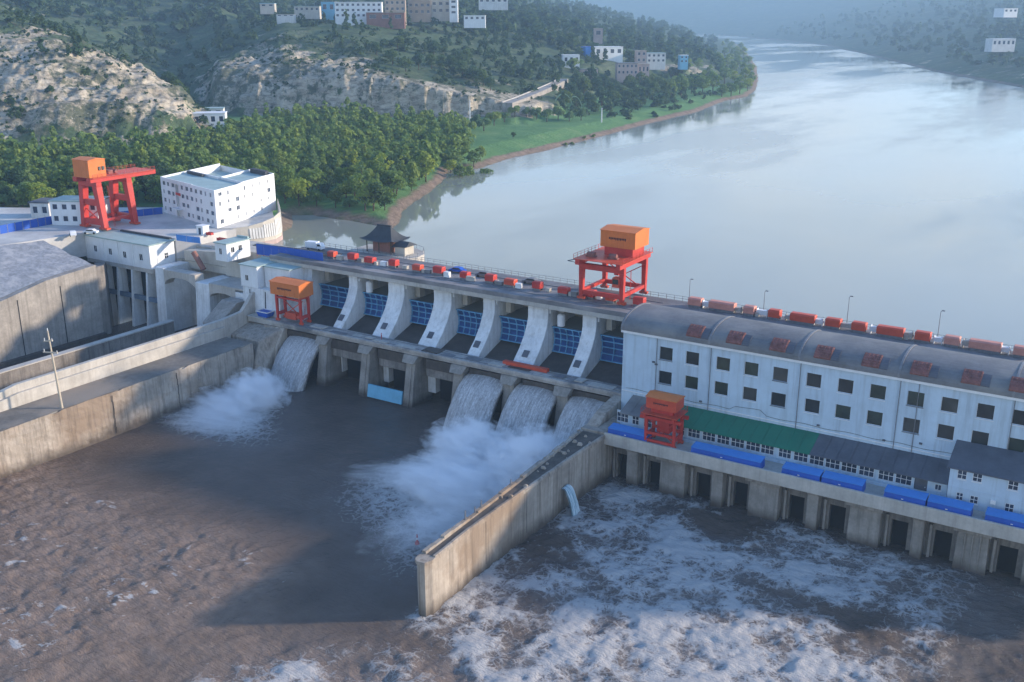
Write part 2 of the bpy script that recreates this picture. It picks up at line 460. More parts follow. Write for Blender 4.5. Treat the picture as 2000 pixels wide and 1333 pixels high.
# columns: u -> list of (row, forward distance, rock) or ('z', distance, height, rock)
COLS = {
 -500: [('z', 480, 28, .3), (215, 520, .8), (60, 600, .6), (-60, 760, .1), (-160, 1000, 0), (-260, 1700, 0)],
 -200: [('z', 500, 28, .3), (215, 525, .8), (90, 580, .8), (-20, 680, .3), (-45, 740, 0), ('z', 900, 110, 0), (-120, 1200, 0), (-200, 1900, 0)],
 0: [('z', 520, 28, .4), (222, 538, .85), (130, 575, .95), (70, 625, .55), (22, 690, .05), (4, 730, 0), ('z', 850, 80, 0), (-40, 1150, .05), (-130, 1800, 0)],
 98: [('z', 520, 28, .5), (215, 535, .9), (130, 575, .95), (85, 620, .75), (47, 690, .1), ('z', 800, 66, 0), (18, 1050, .1), (-30, 1250, .05), (-120, 1800, 0)],
 196: [('z', 530, 28, .5), (205, 545, .9), (130, 590, .95), (91, 650, .7), ('z', 750, 48, 0), (96, 860, .1), (45, 1050, .15), (-5, 1250, .05), (-100, 1800, 0)],
 276: [('z', 540, 28, .5), (215, 550, .9), (170, 580, .95), (132, 630, .8), ('z', 700, 33, 0), (132, 850, .15), (80, 980, .15), (20, 1180, .05), (-70, 1700, 0)],
 350: [('z', 550, 28, .5), (222, 558, .9), (180, 605, .8), ('z', 660, 28, 0), (192, 760, .1), (140, 870, .25), (90, 980, .2), (30, 1150, .05), (-50, 1650, 0)],
 390: [('z', 570, 27, .5), (214, 590, .8), ('z', 640, 26, 0), ('z', 700, 27, .3), (168, 760, .75), (140, 820, .4), (90, 950, .15), (35, 1090, .05), (-40, 1600, 0)],
 430: [('z', 690, 28, .3), (172, 705, 1), (140, 745, .9), (118, 820, .4), (75, 930, .15), (30, 1080, .05), (-40, 1600, 0)],
 500: [('z', 680, 29, .3), (172, 690, 1), (138, 725, .95), (110, 790, .55), (70, 870, .2), (47, 940, .05), ('z', 1150, 82, 0), (-40, 1800, 0)],
 560: [('z', 675, 29, .3), (172, 685, 1), (135, 715, .9), (95, 770, .55), (60, 850, .3), (48, 900, .05), ('z', 1150, 82, 0), (-40, 1800, 0)],
 620: [('z', 670, 29, .3), (168, 680, 1), (140, 705, .95), (105, 755, .5), (62, 840, .25), (50, 880, .05), ('z', 1150, 81, 0), (-40, 1800, 0)],
 690: [('z', 665, 29, .4), (172, 673, 1), (145, 695, .9), (110, 740, .5), (62, 830, .1), (52, 860, 0), ('z', 1150, 80, 0), (-40, 1800, 0)],
 770: [('z', 665, 29, .4), (170, 673, 1), (140, 690, .6), (128, 705, .1), (85, 770, .05), (46, 850, 0), ('z', 1150, 82, 0), (-40, 1800, 0)],
 850: [('z', 665, 29, .5), (165, 672, 1), (132, 690, .9), (122, 705, .2), (85, 780, 0), (45, 870, 0), ('z', 1150, 83, 0), (-40, 1800, 0)],
 900: [('z', 665, 29, .6), (165, 672, 1), (122, 690, 1), (114, 720, .3), (80, 800, 0), (38, 900, 0), ('z', 1150, 86, 0), (-40, 1700, 0)],
 970: [('z', 665, 29, .6), (165, 672, 1), (116, 690, 1), (112, 725, .35), (75, 820, 0), (28, 950, 0), (-35, 1300, 0), (-90, 1700, 0)],
 1020: [('z', 670, 29, .5), (165, 680, 1), (128, 700, .9), (118, 740, .2), (70, 850, 0), (20, 1000, 0), (-40, 1350, 0), (-90, 1700, 0)],
 1060: [('z', 690, 29, .3), (160, 705, .6), (128, 760, .2), (70, 880, 0), (15, 1030, 0), (-45, 1400, 0), (-90, 1700, 0)],
 1110: [('z', 780, 30, .1), (125, 850, .1), (95, 930, 0), (50, 1050, 0), (0, 1200, 0), (-60, 1500, 0)],
 1200: [('z', 930, 31, .1), (100, 1000, .05), (60, 1090, 0), (10, 1270, 0), (-50, 1600, 0)],
 1260: [('z', 1010, 31, .2), (85, 1050, .5), (60, 1110, .1), (10, 1300, 0), (-50, 1600, 0)],
 1310: [('z', 1040, 31, .4), (98, 1052, 1), (72, 1075, .9), (45, 1150, .1), (5, 1290, 0), (-40, 1500, 0)],
 1355: [('z', 1100, 30, .4), (98, 1112, 1), (74, 1135, .9), (45, 1200, .15), (14, 1290, .2), ('z', 1450, 95, 0), ('z', 1700, 30, 0), ('z', 3400, 24, 0), (20, 3900, 0), (-60, 4800, 0)],
 1388: [('z', 1160, 30, .3), (88, 1180, .7), (60, 1215, .5), (46, 1260, .5), ('z', 1350, 45, 0), ('z', 1450, 26, 0), ('z', 3400, 24, 0), (25, 3900, 0), (-60, 4800, 0)],
 1405: [('z', 1180, 29, .2), ('z', 1230, 45, .2), ('z', 1300, 26, 0), ('z', 3350, 24, 0), (30, 3800, 0), (-60, 4800, 0)],
 1440: [('z', 1500, 25, 0), ('z', 3150, 24, 0), (35, 3400, .1), (0, 3900, 0), (-60, 4800, 0)],
 1500: [('z', 2850, 24, 0), (40, 3100, .1), (-10, 3600, 0), (-70, 4500, 0)],
 1600: [('z', 2350, 24, .1), (60, 2500, .15), (20, 2800, 0), (-40, 3500, 0)],
 1650: [('z', 2100, 24, .1), (65, 2230, .2), (15, 2600, 0), (-45, 3300, 0)],
 1725: [('z', 1780, 24, .1), (80, 1880, .2), (30, 2200, .1), (-40, 2900, 0)],
 1825: [('z', 1400, 24, .2), (108, 1470, .3), (60, 1680, .15), (0, 2100, 0), (-60, 2700, 0)],
 1925: [('z', 1210, 24, .2), (118, 1270, .4), (75, 1420, .3), (15, 1750, .1), (-50, 2300, 0)],
 2000: [('z', 1060, 24, .2), (125, 1110, .4), (80, 1250, .3), (20, 1560, .1), (-45, 2100, 0)],
 2250: [('z', 700, 24, .2), (150, 750, .4), (60, 950, .3), (-20, 1300, .1), (-80, 1900, 0)],
 2700: [('z', 420, 24, .2), (190, 480, .4), (40, 650, .3), (-40, 1000, .1), (-120, 1600, 0)],
}
rgrid = np.concatenate([np.linspace(150, 500, 80)[:-1], np.linspace(500, 780, 230)[:-1], np.linspace(780, 1350, 240)[:-1], 1350 * (7000 / 1350) ** np.linspace(0, 1, 190)])
NR = len(rgrid)
cu = sorted(COLS)
ct = np.array([bearing_t(u) for u in cu])
cz = np.zeros((len(cu), NR)); ck = np.zeros((len(cu), NR))
for i, u in enumerate(cu):
    D = [150.0]; Z = [G]; K = [0.0]
    for c in COLS[u]:
        if c[0] == 'z':
            if len(D) == 1: D.append(c[1] - 25); Z.append(min(G + 1, c[2])); K.append(0)
            D.append(c[1]); Z.append(c[2]); K.append(c[3])
        else:
            D.append(c[1]); Z.append(z_at(c[0], c[1])); K.append(c[2])
    if 420 < u < 1080:                        # stand the rock band up as a cliff
        K[2] = .95; D.insert(2, D[2] - 8); Z.insert(2, Z[2]); K.insert(2, .3)
        for j in range(4, len(D)):
            if K[j] >= .85 and D[j] < 760: D[j] = D[3] + 3 + (D[j] - D[3]) * .42
        for j in range(4, len(D)):
            if K[j] >= .85 and D[j] < 760:
                v_ = [c for c in COLS[u] if c[0] != 'z' and c[2] == K[j]]
                if v_: Z[j] = z_at(v_[min(len(v_) - 1, sum(1 for q in range(4, j) if K[q] >= .85))][0], D[j])
    g = (Z[-1] - Z[-2]) / (D[-1] - D[-2])
    D.append(7000.0); Z.append(min(Z[-1] + 40, 330)); K.append(0.05)
    cz[i] = np.interp(rgrid, D, Z); ck[i] = np.interp(rgrid, D, K)

def pw(L, z): return [tuple(PZ(u, v, z))[:2] for u, v in L]
LEFT_SHORE = [(-231, 205), (-231, 226)] + [(-243, 240), (-247, 252)] + pw([(570, 421), (610, 421), (650, 427), (700, 434), (742, 442), (765, 446), (781, 436), (786, 412), (812, 394),
    (850, 368), (871, 347), (874, 334), (905, 331), (938, 329), (970, 318), (1010, 306), (1060, 296), (1110, 283), (1160, 270), (1210, 257), (1260, 243),
    (1310, 231), (1365, 218), (1390, 207), (1420, 196), (1455, 190), (1474, 178), (1480, 160), (1478, 132), (1462, 108), (1440, 88), (1420, 79), (1395, 76)], RES)
RIGHT_SHORE = pw([(1300, 66), (1420, 70), (1500, 77), (1560, 83), (1615, 89), (1650, 98), (1685, 105), (1720, 114), (1770, 126), (1825, 140), (1900, 154), (2000, 172)], RES)
RIVER = np.array(LEFT_SHORE + [(-3400, 4300)] + RIGHT_SHORE + [(60, 640), (200, 420), (260, 205)])

def sdist(px, py, poly):
    """signed distance to a closed outline, negative inside"""
    d2 = np.full(px.shape, 1e18); inside = np.zeros(px.shape, bool)
    n = len(poly)
    for i in range(n):
        ax, ay = poly[i]; bx, by = poly[(i + 1) % n]
        ex, ey = bx - ax, by - ay
        t = np.clip(((px - ax) * ex + (py - ay) * ey) / (ex * ex + ey * ey + 1e-9), 0, 1)
        d2 = np.minimum(d2, (px - ax - t * ex) ** 2 + (py - ay - t * ey) ** 2)
        c = ((ay > py) != (by > py)) & (px < ex * (py - ay) / (ey + 1e-12 * (ey == 0)) + ax)
        inside ^= c
    d = np.sqrt(d2)
    return np.where(inside, -d, d)

ch, sh = cos(HEAD), sin(HEAD)
def land(d, t):
    """height and rock share at forward distance d, bearing tangent t"""
    lat0 = d * t; wr = np.clip((d - 500) / 60, 0, 1) * np.clip((960 - d) / 120, 0, 1) * (t < ct[-1] * .35)
    d0 = d
    d = d + wr * (7 * fbm(lat0 / 34, d / 260, 4) + 4.5 * (ridged(lat0 / 15, d / 160, 3) - .3))
    ti = np.clip(np.searchsorted(ct, t) - 1, 0, len(ct) - 2)
    w = np.clip((t - ct[ti]) / (ct[ti + 1] - ct[ti]), 0, 1)
    w = w * w * (3 - 2 * w) * 0.5 + w * 0.5
    ri = np.clip(np.searchsorted(rgrid, d) - 1, 0, NR - 2)
    q = np.clip((d - rgrid[ri]) / (rgrid[ri + 1] - rgrid[ri]), 0, 1)
    def L(a): return (a[ti, ri] * (1 - q) + a[ti, ri + 1] * q) * (1 - w) + (a[ti + 1, ri] * (1 - q) + a[ti + 1, ri + 1] * q) * w
    z, k = L(cz), L(ck)
    d = d0
    lat = d * t
    x = -sh * d + ch * lat; y = ch * d + sh * lat
    rise = np.clip((z - 29) / 14, 0, 1)
    # gullies and ledges
    amp = rise * np.clip(d / 700, .7, 3.0)
    z = z + amp * (2.8 * fbm(x / 62, y / 62, 5) + 3.6 * ridged(x / 52, y / 52, 5) * np.clip(k + .25, 0, 1) - 1.6)
    z = z - amp * k * 4.5 * sstep(.25, .8, ridged(x / 38 + 4, y / 70, 3)) + amp * k * 1.5 * ridged(x / 9, y / 9, 4)
    led = z + 1.6 * fbm(x / 26, y / 26, 3)
    z = z + amp * k * (0.75 * np.sin(led * 2 * pi / 6.2) + .3 * np.sin(led * 2 * pi / 2.3 + 1))
    z = z + (1 - rise) * 0.35 * fbm(x / 25, y / 25, 3)
    s = sdist(x, y, RIVER) + np.where(d < 900, 1.0, 3.0) * fbm(x / 11, y / 11, 3)
    bank = RES + np.where(s < 0, np.maximum(-6, s * .3), np.minimum(s * .42, 1.6) + np.clip(s - 4, 0, None) * .22)
    z = np.minimum(z, bank)
    # the works at the left of the dam are built ground, kept below their paving
    pit = (y < 256) & (x > -330) & (sdist(x, y, np.array([(-420, 30), (-420, 165), (-330, 205), (-285, 234), (-256, 256), (-226, 256), (-226, 180), (-250, 30)], float)) < 0)
    z = np.where(pit, np.minimum(z, 26.2), z)
    low = ((x > -256) | ((x > -277) & (y > 172)) | ((y < 179) & (x > -296 + (y - 60) * .13))) & (y < 205) | (x > -256) & (y < 214)
    z = np.where(low, -7.0, z)
    return x, y, z, k, s

tt = np.linspace(ct[0], ct[-1], 960)
T2, R2 = np.meshgrid(tt, rgrid)
tx, ty, tz, tk, ts = land(R2, T2)
V = np.stack([tx, ty, tz], -1).reshape(-1, 3)
nT = len(tt)
ii = np.arange(NR - 1)[:, None] * nT + np.arange(nT - 1)[None, :]
F = np.stack([ii, ii + 1, ii + 1 + nT, ii + nT], -1).reshape(-1, 4)
keep = ~((V[F[:, 0], 0] > -256) & (V[F[:, 0], 1] < 205))
F = F[keep]

m, nt, N, L, bs = nmat('hillside_ground')
tc = N.new('ShaderNodeTexCoord'); P = tc.outputs['Object']
a = N.new('ShaderNodeAttribute'); a.attribute_name = 'rock'
a2 = N.new('ShaderNodeAttribute'); a2.attribute_name = 'shore'
grass = n_ramp(nt, n_noise(nt, .035, 6, .65, P), [(.3, (.050, .085, .042)), (.52, (.088, .125, .060)), (.72, (.15, .165, .095))])
grass = n_mix(nt, 1.0, grass, n_ramp(nt, n_noise(nt, .5, 4, .6, P), [(.3, .6), (.65, 1.1)]), 'MULTIPLY')
rockc = n_ramp(nt, n_noise(nt, .05, 7, .7, P, (1, 1, 3.2)), [(.28, (.27, .225, .165)), (.5, (.44, .375, .28)), (.72, (.60, .525, .41))])
rockc = n_mix(nt, 1.0, rockc, n_ramp(nt, n_noise(nt, .2, 8, .78, P, (.7, .7, 2.2)), [(.36, .38), (.54, 1.0)]), 'MULTIPLY')
rk = n_math(nt, 'ADD', a.outputs['Fac'], n_math(nt, 'MULTIPLY', n_math(nt, 'SUBTRACT', n_noise(nt, .04, 8, .72, P), .52), 3.2))
c = n_mix(nt, n_ramp(nt, rk, [(.42, 0.0), (.56, 1.0)]), grass, rockc)
spk = n_math(nt, 'ADD', n_math(nt, 'MULTIPLY', n_noise(nt, .16, 8, .75, P), .6), n_math(nt, 'MULTIPLY', n_noise(nt, .028, 5, .6, P), .4))
c = n_mix(nt, n_ramp(nt, spk, [(.50, 0.0), (.56, .85)]), c, (.055, .072, .040))
c = n_mix(nt, n_math(nt, 'MULTIPLY', n_ramp(nt, n_noise(nt, .42, 7, .8, P), [(.60, 0.0), (.68, .8)]), n_ramp(nt, rk, [(.5, 0.0), (.7, 1.0)])), c, (.66, .62, .54))
mead = n_ramp(nt, n_noise(nt, .06, 6, .65, P, (1, 1, 1)), [(.3, (.075, .165, .060)), (.55, (.11, .215, .075)), (.75, (.17, .25, .10))])
a3 = N.new('ShaderNodeAttribute'); a3.attribute_name = 'meadow'
c = n_mix(nt, a3.outputs['Fac'], c, mead)
mud = n_ramp(nt, n_noise(nt, .25, 6, .7, P), [(.3, (.13, .095, .07)), (.7, (.27, .20, .15))])
c = n_mix(nt, a2.outputs['Fac'], c, mud)
L.new(c, bs.inputs['Base Color'])
bs.inputs['Roughness'].default_value = .95
bs.inputs['Specular IOR Level'].default_value = .1
n_bump(nt, bs, n_noise(nt, .35, 7, .7, P), .9, 1.2)
M['land'] = m
terrain = mesh_np('terrain', V, F, m, smooth=True)
attr(terrain, 'rock', tk)
shore_w = sstep(-1, .5, ts) * (1 - sstep(3.2, 5.5, ts + 1.5 * fbm(tx / 9, ty / 9, 3))) * (tz < 27)
attr(terrain, 'shore', shore_w)
mead_w = sstep(2, 6, ts) * (1 - sstep(29, 33, tz)) * (ty > 236) * (R2 < 1000) * (1 - sstep(.2, .5, tk))
attr(terrain, 'meadow', mead_w)
tag(terrain, 'wooded hills, pale cliffs and green river flat on the left bank', 'hillside', kind='structure')

def ground(x, y):
    d = -sh * x + ch * y; lat = ch * x + sh * y
    r = land(np.array([d]), np.array([lat / d]))
    return float(r[2][0])
def ground_n(x, y):
    d = -sh * x + ch * y; lat = ch * x + sh * y
    return land(d, lat / d)

# ------------------------------------------------------------------ reservoir
m, nt, N, L, bs = nmat('still_muddy_water')
P = N.new('ShaderNodeTexCoord').outputs['Object']
c = n_ramp(nt, n_noise(nt, .006, 4, .55, P), [(.3, (.20, .22, .195)), (.7, (.265, .28, .25))])
L.new(c, bs.inputs['Base Color'])
bs.inputs['IOR'].default_value = 1.45
L.new(n_ramp(nt, n_noise(nt, .011, 6, .62, P, (1.0, .28, 1)), [(.45, .045), (.62, .22)]), bs.inputs['Roughness'])
calm = n_noise(nt, .5, 4, .6, P, (.16, .05, 1))
far = n_noise(nt, .012, 4, .6, P, (1.0, .35, 1))
bf = n_math(nt, 'MULTIPLY', calm, n_ramp(nt, far, [(.42, .25), (.62, 1.0)]))
n_bump(nt, bs, bf, .06, .6)
M['res'] = m
wat = MB()
wat.grid([[(-3600 + 420 * i, y, RES) for i in range(10)] for y in (230, 900, 1800, 3200, 5200)])
wat.grid([[(x, y, RES) for x in (-300, -120, 100, 420)] for y in (199.2, 215, 229.99)])
tag(wat.build('reservoir_water', m), 'calm pale reservoir reflecting the sky behind the dam', 'reservoir', kind='structure')

# ------------------------------------------------------------------ tailwater
x0, x1, y0, y1, st = -200.0, 22.0, 26.0, 200.0, 0.42
gx = np.arange(x0, x1 + st, st); gy = np.arange(y0, y1 + st, st)
X, Y = np.meshgrid(gx, gy)
right = sstep(-91, -86, X) * sstep(104, 112, Y) + sstep(-100, -66, X) * (1 - sstep(104, 112, Y))   # powerhouse tailrace side
# rough brown water, lower left
rough = sstep(-108, -126, X + .9 * (Y - 96) * -0.35 + 9 * fbm(X / 22, Y / 22, 3)) * sstep(124, 104, Y + 7 * fbm(X / 18, Y / 18, 3))
low = sstep(112, 92, Y - .1 * (X + 60) + 6 * fbm(X / 15, Y / 15, 3))
n1 = fbm(X / 7.5, Y / 7.5, 5); n2 = ridged(X / 5.2 + 3 * n1 * .2, Y / 5.2, 4); n3 = fbm(X / 2.1, Y / 2.1, 4)
race = right * sstep(180, 167, Y + 5 * fbm(X / 12, Y / 12, 2))
amp = .08 + .42 * np.maximum(rough, low * .9) + .62 * race + .35 * low * sstep(-112, -88, X)
tzw = amp * (.85 * n1 + .45 * n2 * .5 + .35 * n3)
# foam: lace in the tailrace, wisps where the two streams meet, froth below the falls
warpx = X + 4 * fbm(X / 14, Y / 14, 3); warpy = Y + 4 * fbm(X / 14 + 40, Y / 14, 3)
lace = ridged(warpx / 6.5, warpy / 4.0, 5)
big = fbm(X / 30 + 3, Y / 22, 4)
boil = ridged(warpx / 15 + 7, warpy / 10, 3)
edge = sstep(183, 167, Y + 5 * n1 + 6 * big) * (1 - .75 * sstep(-26, -8, X + 8 * n1 + 12 * big))
foam = race * edge * np.clip(.07 + .85 * big + .25 * boil + .30 * lace, 0, 1)
aer = race * edge * np.clip(.3 + .9 * big + .2 * boil, 0, 1)
seam = np.exp(-((X + 80 + .55 * (108 - Y) + 6 * n1) / 11) ** 2) * low
foam = np.maximum(foam, seam * np.clip(.35 + .35 * lace + .5 * big, 0, 1))
lowf = low * sstep(-112, -88, X + 5 * n1)
foam = np.maximum(foam, lowf * np.clip(-.02 + .8 * big + .36 * lace, 0, 1))
flow = ridged((X * .86 - Y * .5) / 9 + n1 * .6, (Y * .86 + X * .5) / 2.2 + n1, 4)
wisp = rough * sstep(1.55, 1.95, flow + .25 * n3 + .5 * big) + rough * sstep(1.45, 1.85, ridged(warpx / 15, warpy / 9, 4) + .25 * n3)
foam = np.maximum(foam, wisp * .62)
crest = sstep(-.55, .6, n1 + .4 * n3)
foam = foam * (.45 + .75 * crest)
def blob(cx, cy, rx, ry): return np.exp(-(((X - cx) / rx) ** 2 + ((Y - cy) / ry) ** 2))
st1 = blob(-178, 161, 10, 11) + blob(-172, 149, 20, 9) * .6
st2 = blob(-106, 160, 17, 13) + blob(-114, 141, 17, 14) * .6 + blob(-99, 136, 8, 22) * .5
streak = ridged((X * .9 + Y * .25) / 1.5, (Y - X * .25) / 16, 4)
stf = np.clip(st1 + st2, 0, 1)
foam = np.maximum(foam, stf * np.clip(.15 + .75 * stf + .35 * streak * (1 - .6 * stf), 0, 1))
foam = np.maximum(foam, blob(-83, 153, 3.5, 5) * .8)
foam = np.where((X > -90) & (X < -86) & (Y > 113), 0, foam)
aer = np.maximum(aer, np.maximum(stf * .8, low * .35 * sstep(-112, -88, X)))
tzw = tzw + rough * .27 * (ridged(warpx / 3.4, warpy / 2.2, 4) - .3) + race * .18 * ridged(warpx / 3.0, warpy / 2.4, 3)
Vw = np.stack([X, Y, tzw], -1).reshape(-1, 3)
nx = len(gx)
ii = np.arange(len(gy) - 1)[:, None] * nx + np.arange(nx - 1)[None, :]
Fw = np.stack([ii, ii + 1, ii + 1 + nx, ii + nx], -1).reshape(-1, 4)
m, nt, N, L, bs = nmat('turbid_river_water')
P = N.new('ShaderNodeTexCoord').outputs['Object']
fa = N.new('ShaderNodeAttribute'); fa.attribute_name = 'foam'
ra_ = N.new('ShaderNodeAttribute'); ra_.attribute_name = 'silt'
base = n_ramp(nt, n_noise(nt, .12, 6, .65, P), [(.3, (.085, .062, .050)), (.7, (.135, .102, .082))])
silt = n_ramp(nt, n_noise(nt, .3, 6, .7, P), [(.3, (.155, .108, .080)), (.7, (.275, .200, .155))])
c = n_mix(nt, ra_.outputs['Fac'], base, silt)
ae = N.new('ShaderNodeAttribute'); ae.attribute_name = 'air'
c = n_mix(nt, n_math(nt, 'MULTIPLY', ae.outputs['Fac'], n_ramp(nt, n_noise(nt, .5, 6, .7, P), [(.25, .25), (.75, 1.0)])), c, (.27, .255, .25))
wn_ = N.new('ShaderNodeTexNoise'); wn_.inputs['Scale'].default_value = .5; wn_.inputs['Detail'].default_value = 4
L.new(P, wn_.inputs['Vector'])
wa = N.new('ShaderNodeVectorMath'); wa.operation = 'MULTIPLY_ADD'
wa.inputs[1].default_value = (3.2, 3.2, 0); L.new(wn_.outputs['Color'], wa.inputs[0]); L.new(P, wa.inputs[2])
def web(sc, w0, w1):
    v = N.new('ShaderNodeTexVoronoi'); v.feature = 'DISTANCE_TO_EDGE'; v.inputs['Scale'].default_value = sc
    L.new(wa.outputs[0], v.inputs['Vector'])
    return n_ramp(nt, v.outputs['Distance'], [(w0, 1.0), (w1, 0.0)])
wb = n_math(nt, 'MAXIMUM', web(.42, .01, .22), n_math(nt, 'MULTIPLY', web(1.15, .01, .2), .8))
fine = n_noise(nt, 2.2, 6, .75, P, (1, .6, 1))
fm = n_math(nt, 'ADD', n_math(nt, 'MULTIPLY', fa.outputs['Fac'], 1.25), n_math(nt, 'MULTIPLY', n_math(nt, 'SUBTRACT', wb, .45), .55))
fm = n_math(nt, 'ADD', fm, n_math(nt, 'MULTIPLY', n_math(nt, 'SUBTRACT', fine, .5), 1.0))
fmask = n_ramp(nt, fm, [(.50, 0.0), (1.35, .9)])
gate0 = n_ramp(nt, fa.outputs['Fac'], [(.05, 0.0), (.3, 1.0)])
fmask = n_math(nt, 'MULTIPLY', fmask, gate0)
c = n_mix(nt, fmask, c, (.47, .455, .44))
L.new(c, bs.inputs['Base Color'])
L.new(n_ramp(nt, fmask, [(0, .16), (.6, .75)]), bs.inputs['Roughness'])
bs.inputs['IOR'].default_value = 1.27
rip = n_math(nt, 'ADD', n_noise(nt, 1.3, 6, .65, P, (.45, 1.3, 1)), n_math(nt, 'MULTIPLY', n_noise(nt, 4.5, 4, .65, P), .35))
n_bump(nt, bs, rip, 1.0, .5)
M['tail'] = m
tail = mesh_np('tailwater', Vw, Fw, m, smooth=True)
attr(tail, 'foam', foam)
attr(tail, 'air', aer)
attr(tail, 'silt', np.clip(rough * 1.0 + low * .8, 0, 1))
tag(tail, 'turbid brown water with churning white foam below the dam', 'river', kind='structure')
# the river going on beyond the churned part
rv = MB()
rv.grid([[(x, y, -.25) for x in (-1500, -600, x0 + 2)] for y in (-1500, -400, 90)])
rv.grid([[(x, y, -.25) for x in (x0 + 2, -80, 0, 600)] for y in (-1500, -400, y0 + 1)])
tag(rv.build('river_water', m), 'turbid brown river running away downstream', 'river', kind='structure')

# ================================================================== trees
def quads_on_lobes(lobes, n, size, seed, droop=0.0, jit=.55):
    r = np.random.default_rng(seed)
    lob = np.array(lobes, float)              # x,y,z,r,sz
    w = lob[:, 3] ** 2; idx = r.choice(len(lob), n, p=w / w.sum())
    d = r.normal(size=(n, 3)); d[:, 2] = np.where(d[:, 2] < -.5, -d[:, 2], d[:, 2])
    d /= np.linalg.norm(d, axis=1)[:, None]
    rad = lob[idx, 3] * (1 - .35 * r.random(n) ** 2)
    c = lob[idx, :3] + d * rad[:, None] * np.stack([np.ones(n), np.ones(n), lob[idx, 4]], 1)
    nn = d + r.normal(size=(n, 3)) * jit; nn /= np.linalg.norm(nn, axis=1)[:, None]
    a = np.cross(nn, r.normal(size=(n, 3))); a /= np.linalg.norm(a, axis=1)[:, None]
    b = np.cross(nn, a)
    s = size * (.6 + .8 * r.random(n))[:, None]
    if droop:
        b = b * .4; b[:, 2] -= droop
        b /= np.linalg.norm(b, axis=1)[:, None]; b *= 1.7
    v = np.stack([c - a * s - b * s * .35, c + a * s * .2 - b * s, c + a * s + b * s * .35, c - a * s * .2 + b * s], 1).reshape(-1, 3)
    return v, np.arange(n * 4).reshape(n, 4)

def crown_lobes(kind, seed):
    r = random.Random(seed); L_ = []
    if kind == 'round':
        for i in range(17):
            a = r.uniform(0, 2 * pi); h = r.uniform(0, 1)
            R = 2.6 * sqrt(max(.06, 1 - (2 * h - .85) ** 2)) * r.uniform(.5, 1)
            L_.append((R * cos(a), R * sin(a), 2.6 + 5.4 * h, r.uniform(1.0, 1.75), r.uniform(.75, 1.0)))
    elif kind == 'tall':
        for i in range(18):
            a = r.uniform(0, 2 * pi); h = r.uniform(0, 1)
            R = 1.35 * (1.05 - h) * r.uniform(.4, 1.2)
            L_.append((R * cos(a), R * sin(a), 2.0 + 9.5 * h, r.uniform(.75, 1.25) * (1.15 - .5 * h), 1.25))
    elif kind == 'bush':
        for i in range(11):
            a = r.uniform(0, 2 * pi); R = r.uniform(.2, 2.0)
            L_.append((R * cos(a), R * sin(a), 1.0 + r.uniform(0, 2.1) * (1.2 - R / 2.6), r.uniform(.8, 1.35), .85))
    else:                                      # willow
        for i in range(13):
            a = r.uniform(0, 2 * pi); R = r.uniform(.3, 2.7)
            L_.append((R * cos(a), R * sin(a), 3.2 + r.uniform(0, 3.0) * (1.1 - R / 3.2), r.uniform(1.0, 1.5), 1.25))
    return L_

def make_tree(kind, seed, leaf, n=900, size=.30):
    t = thing({'round': 'leafy_tree', 'tall': 'poplar_tree', 'bush': 'bushy_tree', 'willow': 'willow_tree'}[kind], 'x', 'tree')
    lob = crown_lobes(kind, seed)
    v, f = quads_on_lobes(lob, n, size, seed, droop=.9 if kind == 'willow' else 0)
    me = mesh_np('crown', v, f, leaf, parent=t)
    b = MB(); r = random.Random(seed)
    top = {'round': 5.5, 'tall': 9, 'bush': 1.6, 'willow': 4.6}[kind]
    b.cyl((0, 0, -.6), (0, 0, top * .5), .26, .17, 7); b.cyl((0, 0, top * .5), (.2, .1, top), .17, .06, 6)
    for i in range(4):
        a = i * 1.6 + r.random(); q = top * (.35 + .13 * i)
        b.cyl((0, 0, q), (1.5 * cos(a), 1.5 * sin(a), q + 1.4), .09, .03, 5)
    b.build('trunk', M['bark'], t)
    return t
PROTO = {}
for kind, leaf, k in (('round', 'leaf', 3), ('round', 'leaf_dark', 2), ('tall', 'leaf', 2), ('tall', 'leaf_pale', 1), ('bush', 'leaf', 2), ('bush', 'leaf_pale', 1), ('willow', 'leaf_pale', 2)):
    for j in range(k):
        PROTO.setdefault((kind, leaf), []).append(make_tree(kind, 100 + 13 * len(PROTO) + j * 7, M[leaf]))
USED = set()
def plant(kind, leaf, x, y, s, label, group, z=None):
    p = rng.choice(PROTO[(kind, leaf)])
    if p.name in USED: o = copy_tree(p)
    else: USED.add(p.name); o = p
    o.location = (x, y, (ground(x, y) if z is None else z) - .1)
    o.rotation_euler = (0, 0, rng.uniform(0, 6.28))
    o.scale = (s * rng.uniform(.88, 1.12), s * rng.uniform(.88, 1.12), s * rng.uniform(.7, 1.0))
    tag(o, label, 'tree', group)
    return o

def screen(x, y, z):                          # survey check: which part of the photo a spot falls in
    q = Vector((x, y, z)) - _C; d = q.dot(_fw)
    return CX + FPX * q.dot(_rt) / d, CY - FPX * q.dot(_up) / d

def inpoly(px, py, poly):
    return sdist(np.asarray(px, float), np.asarray(py, float), np.array(poly, float)) < 0

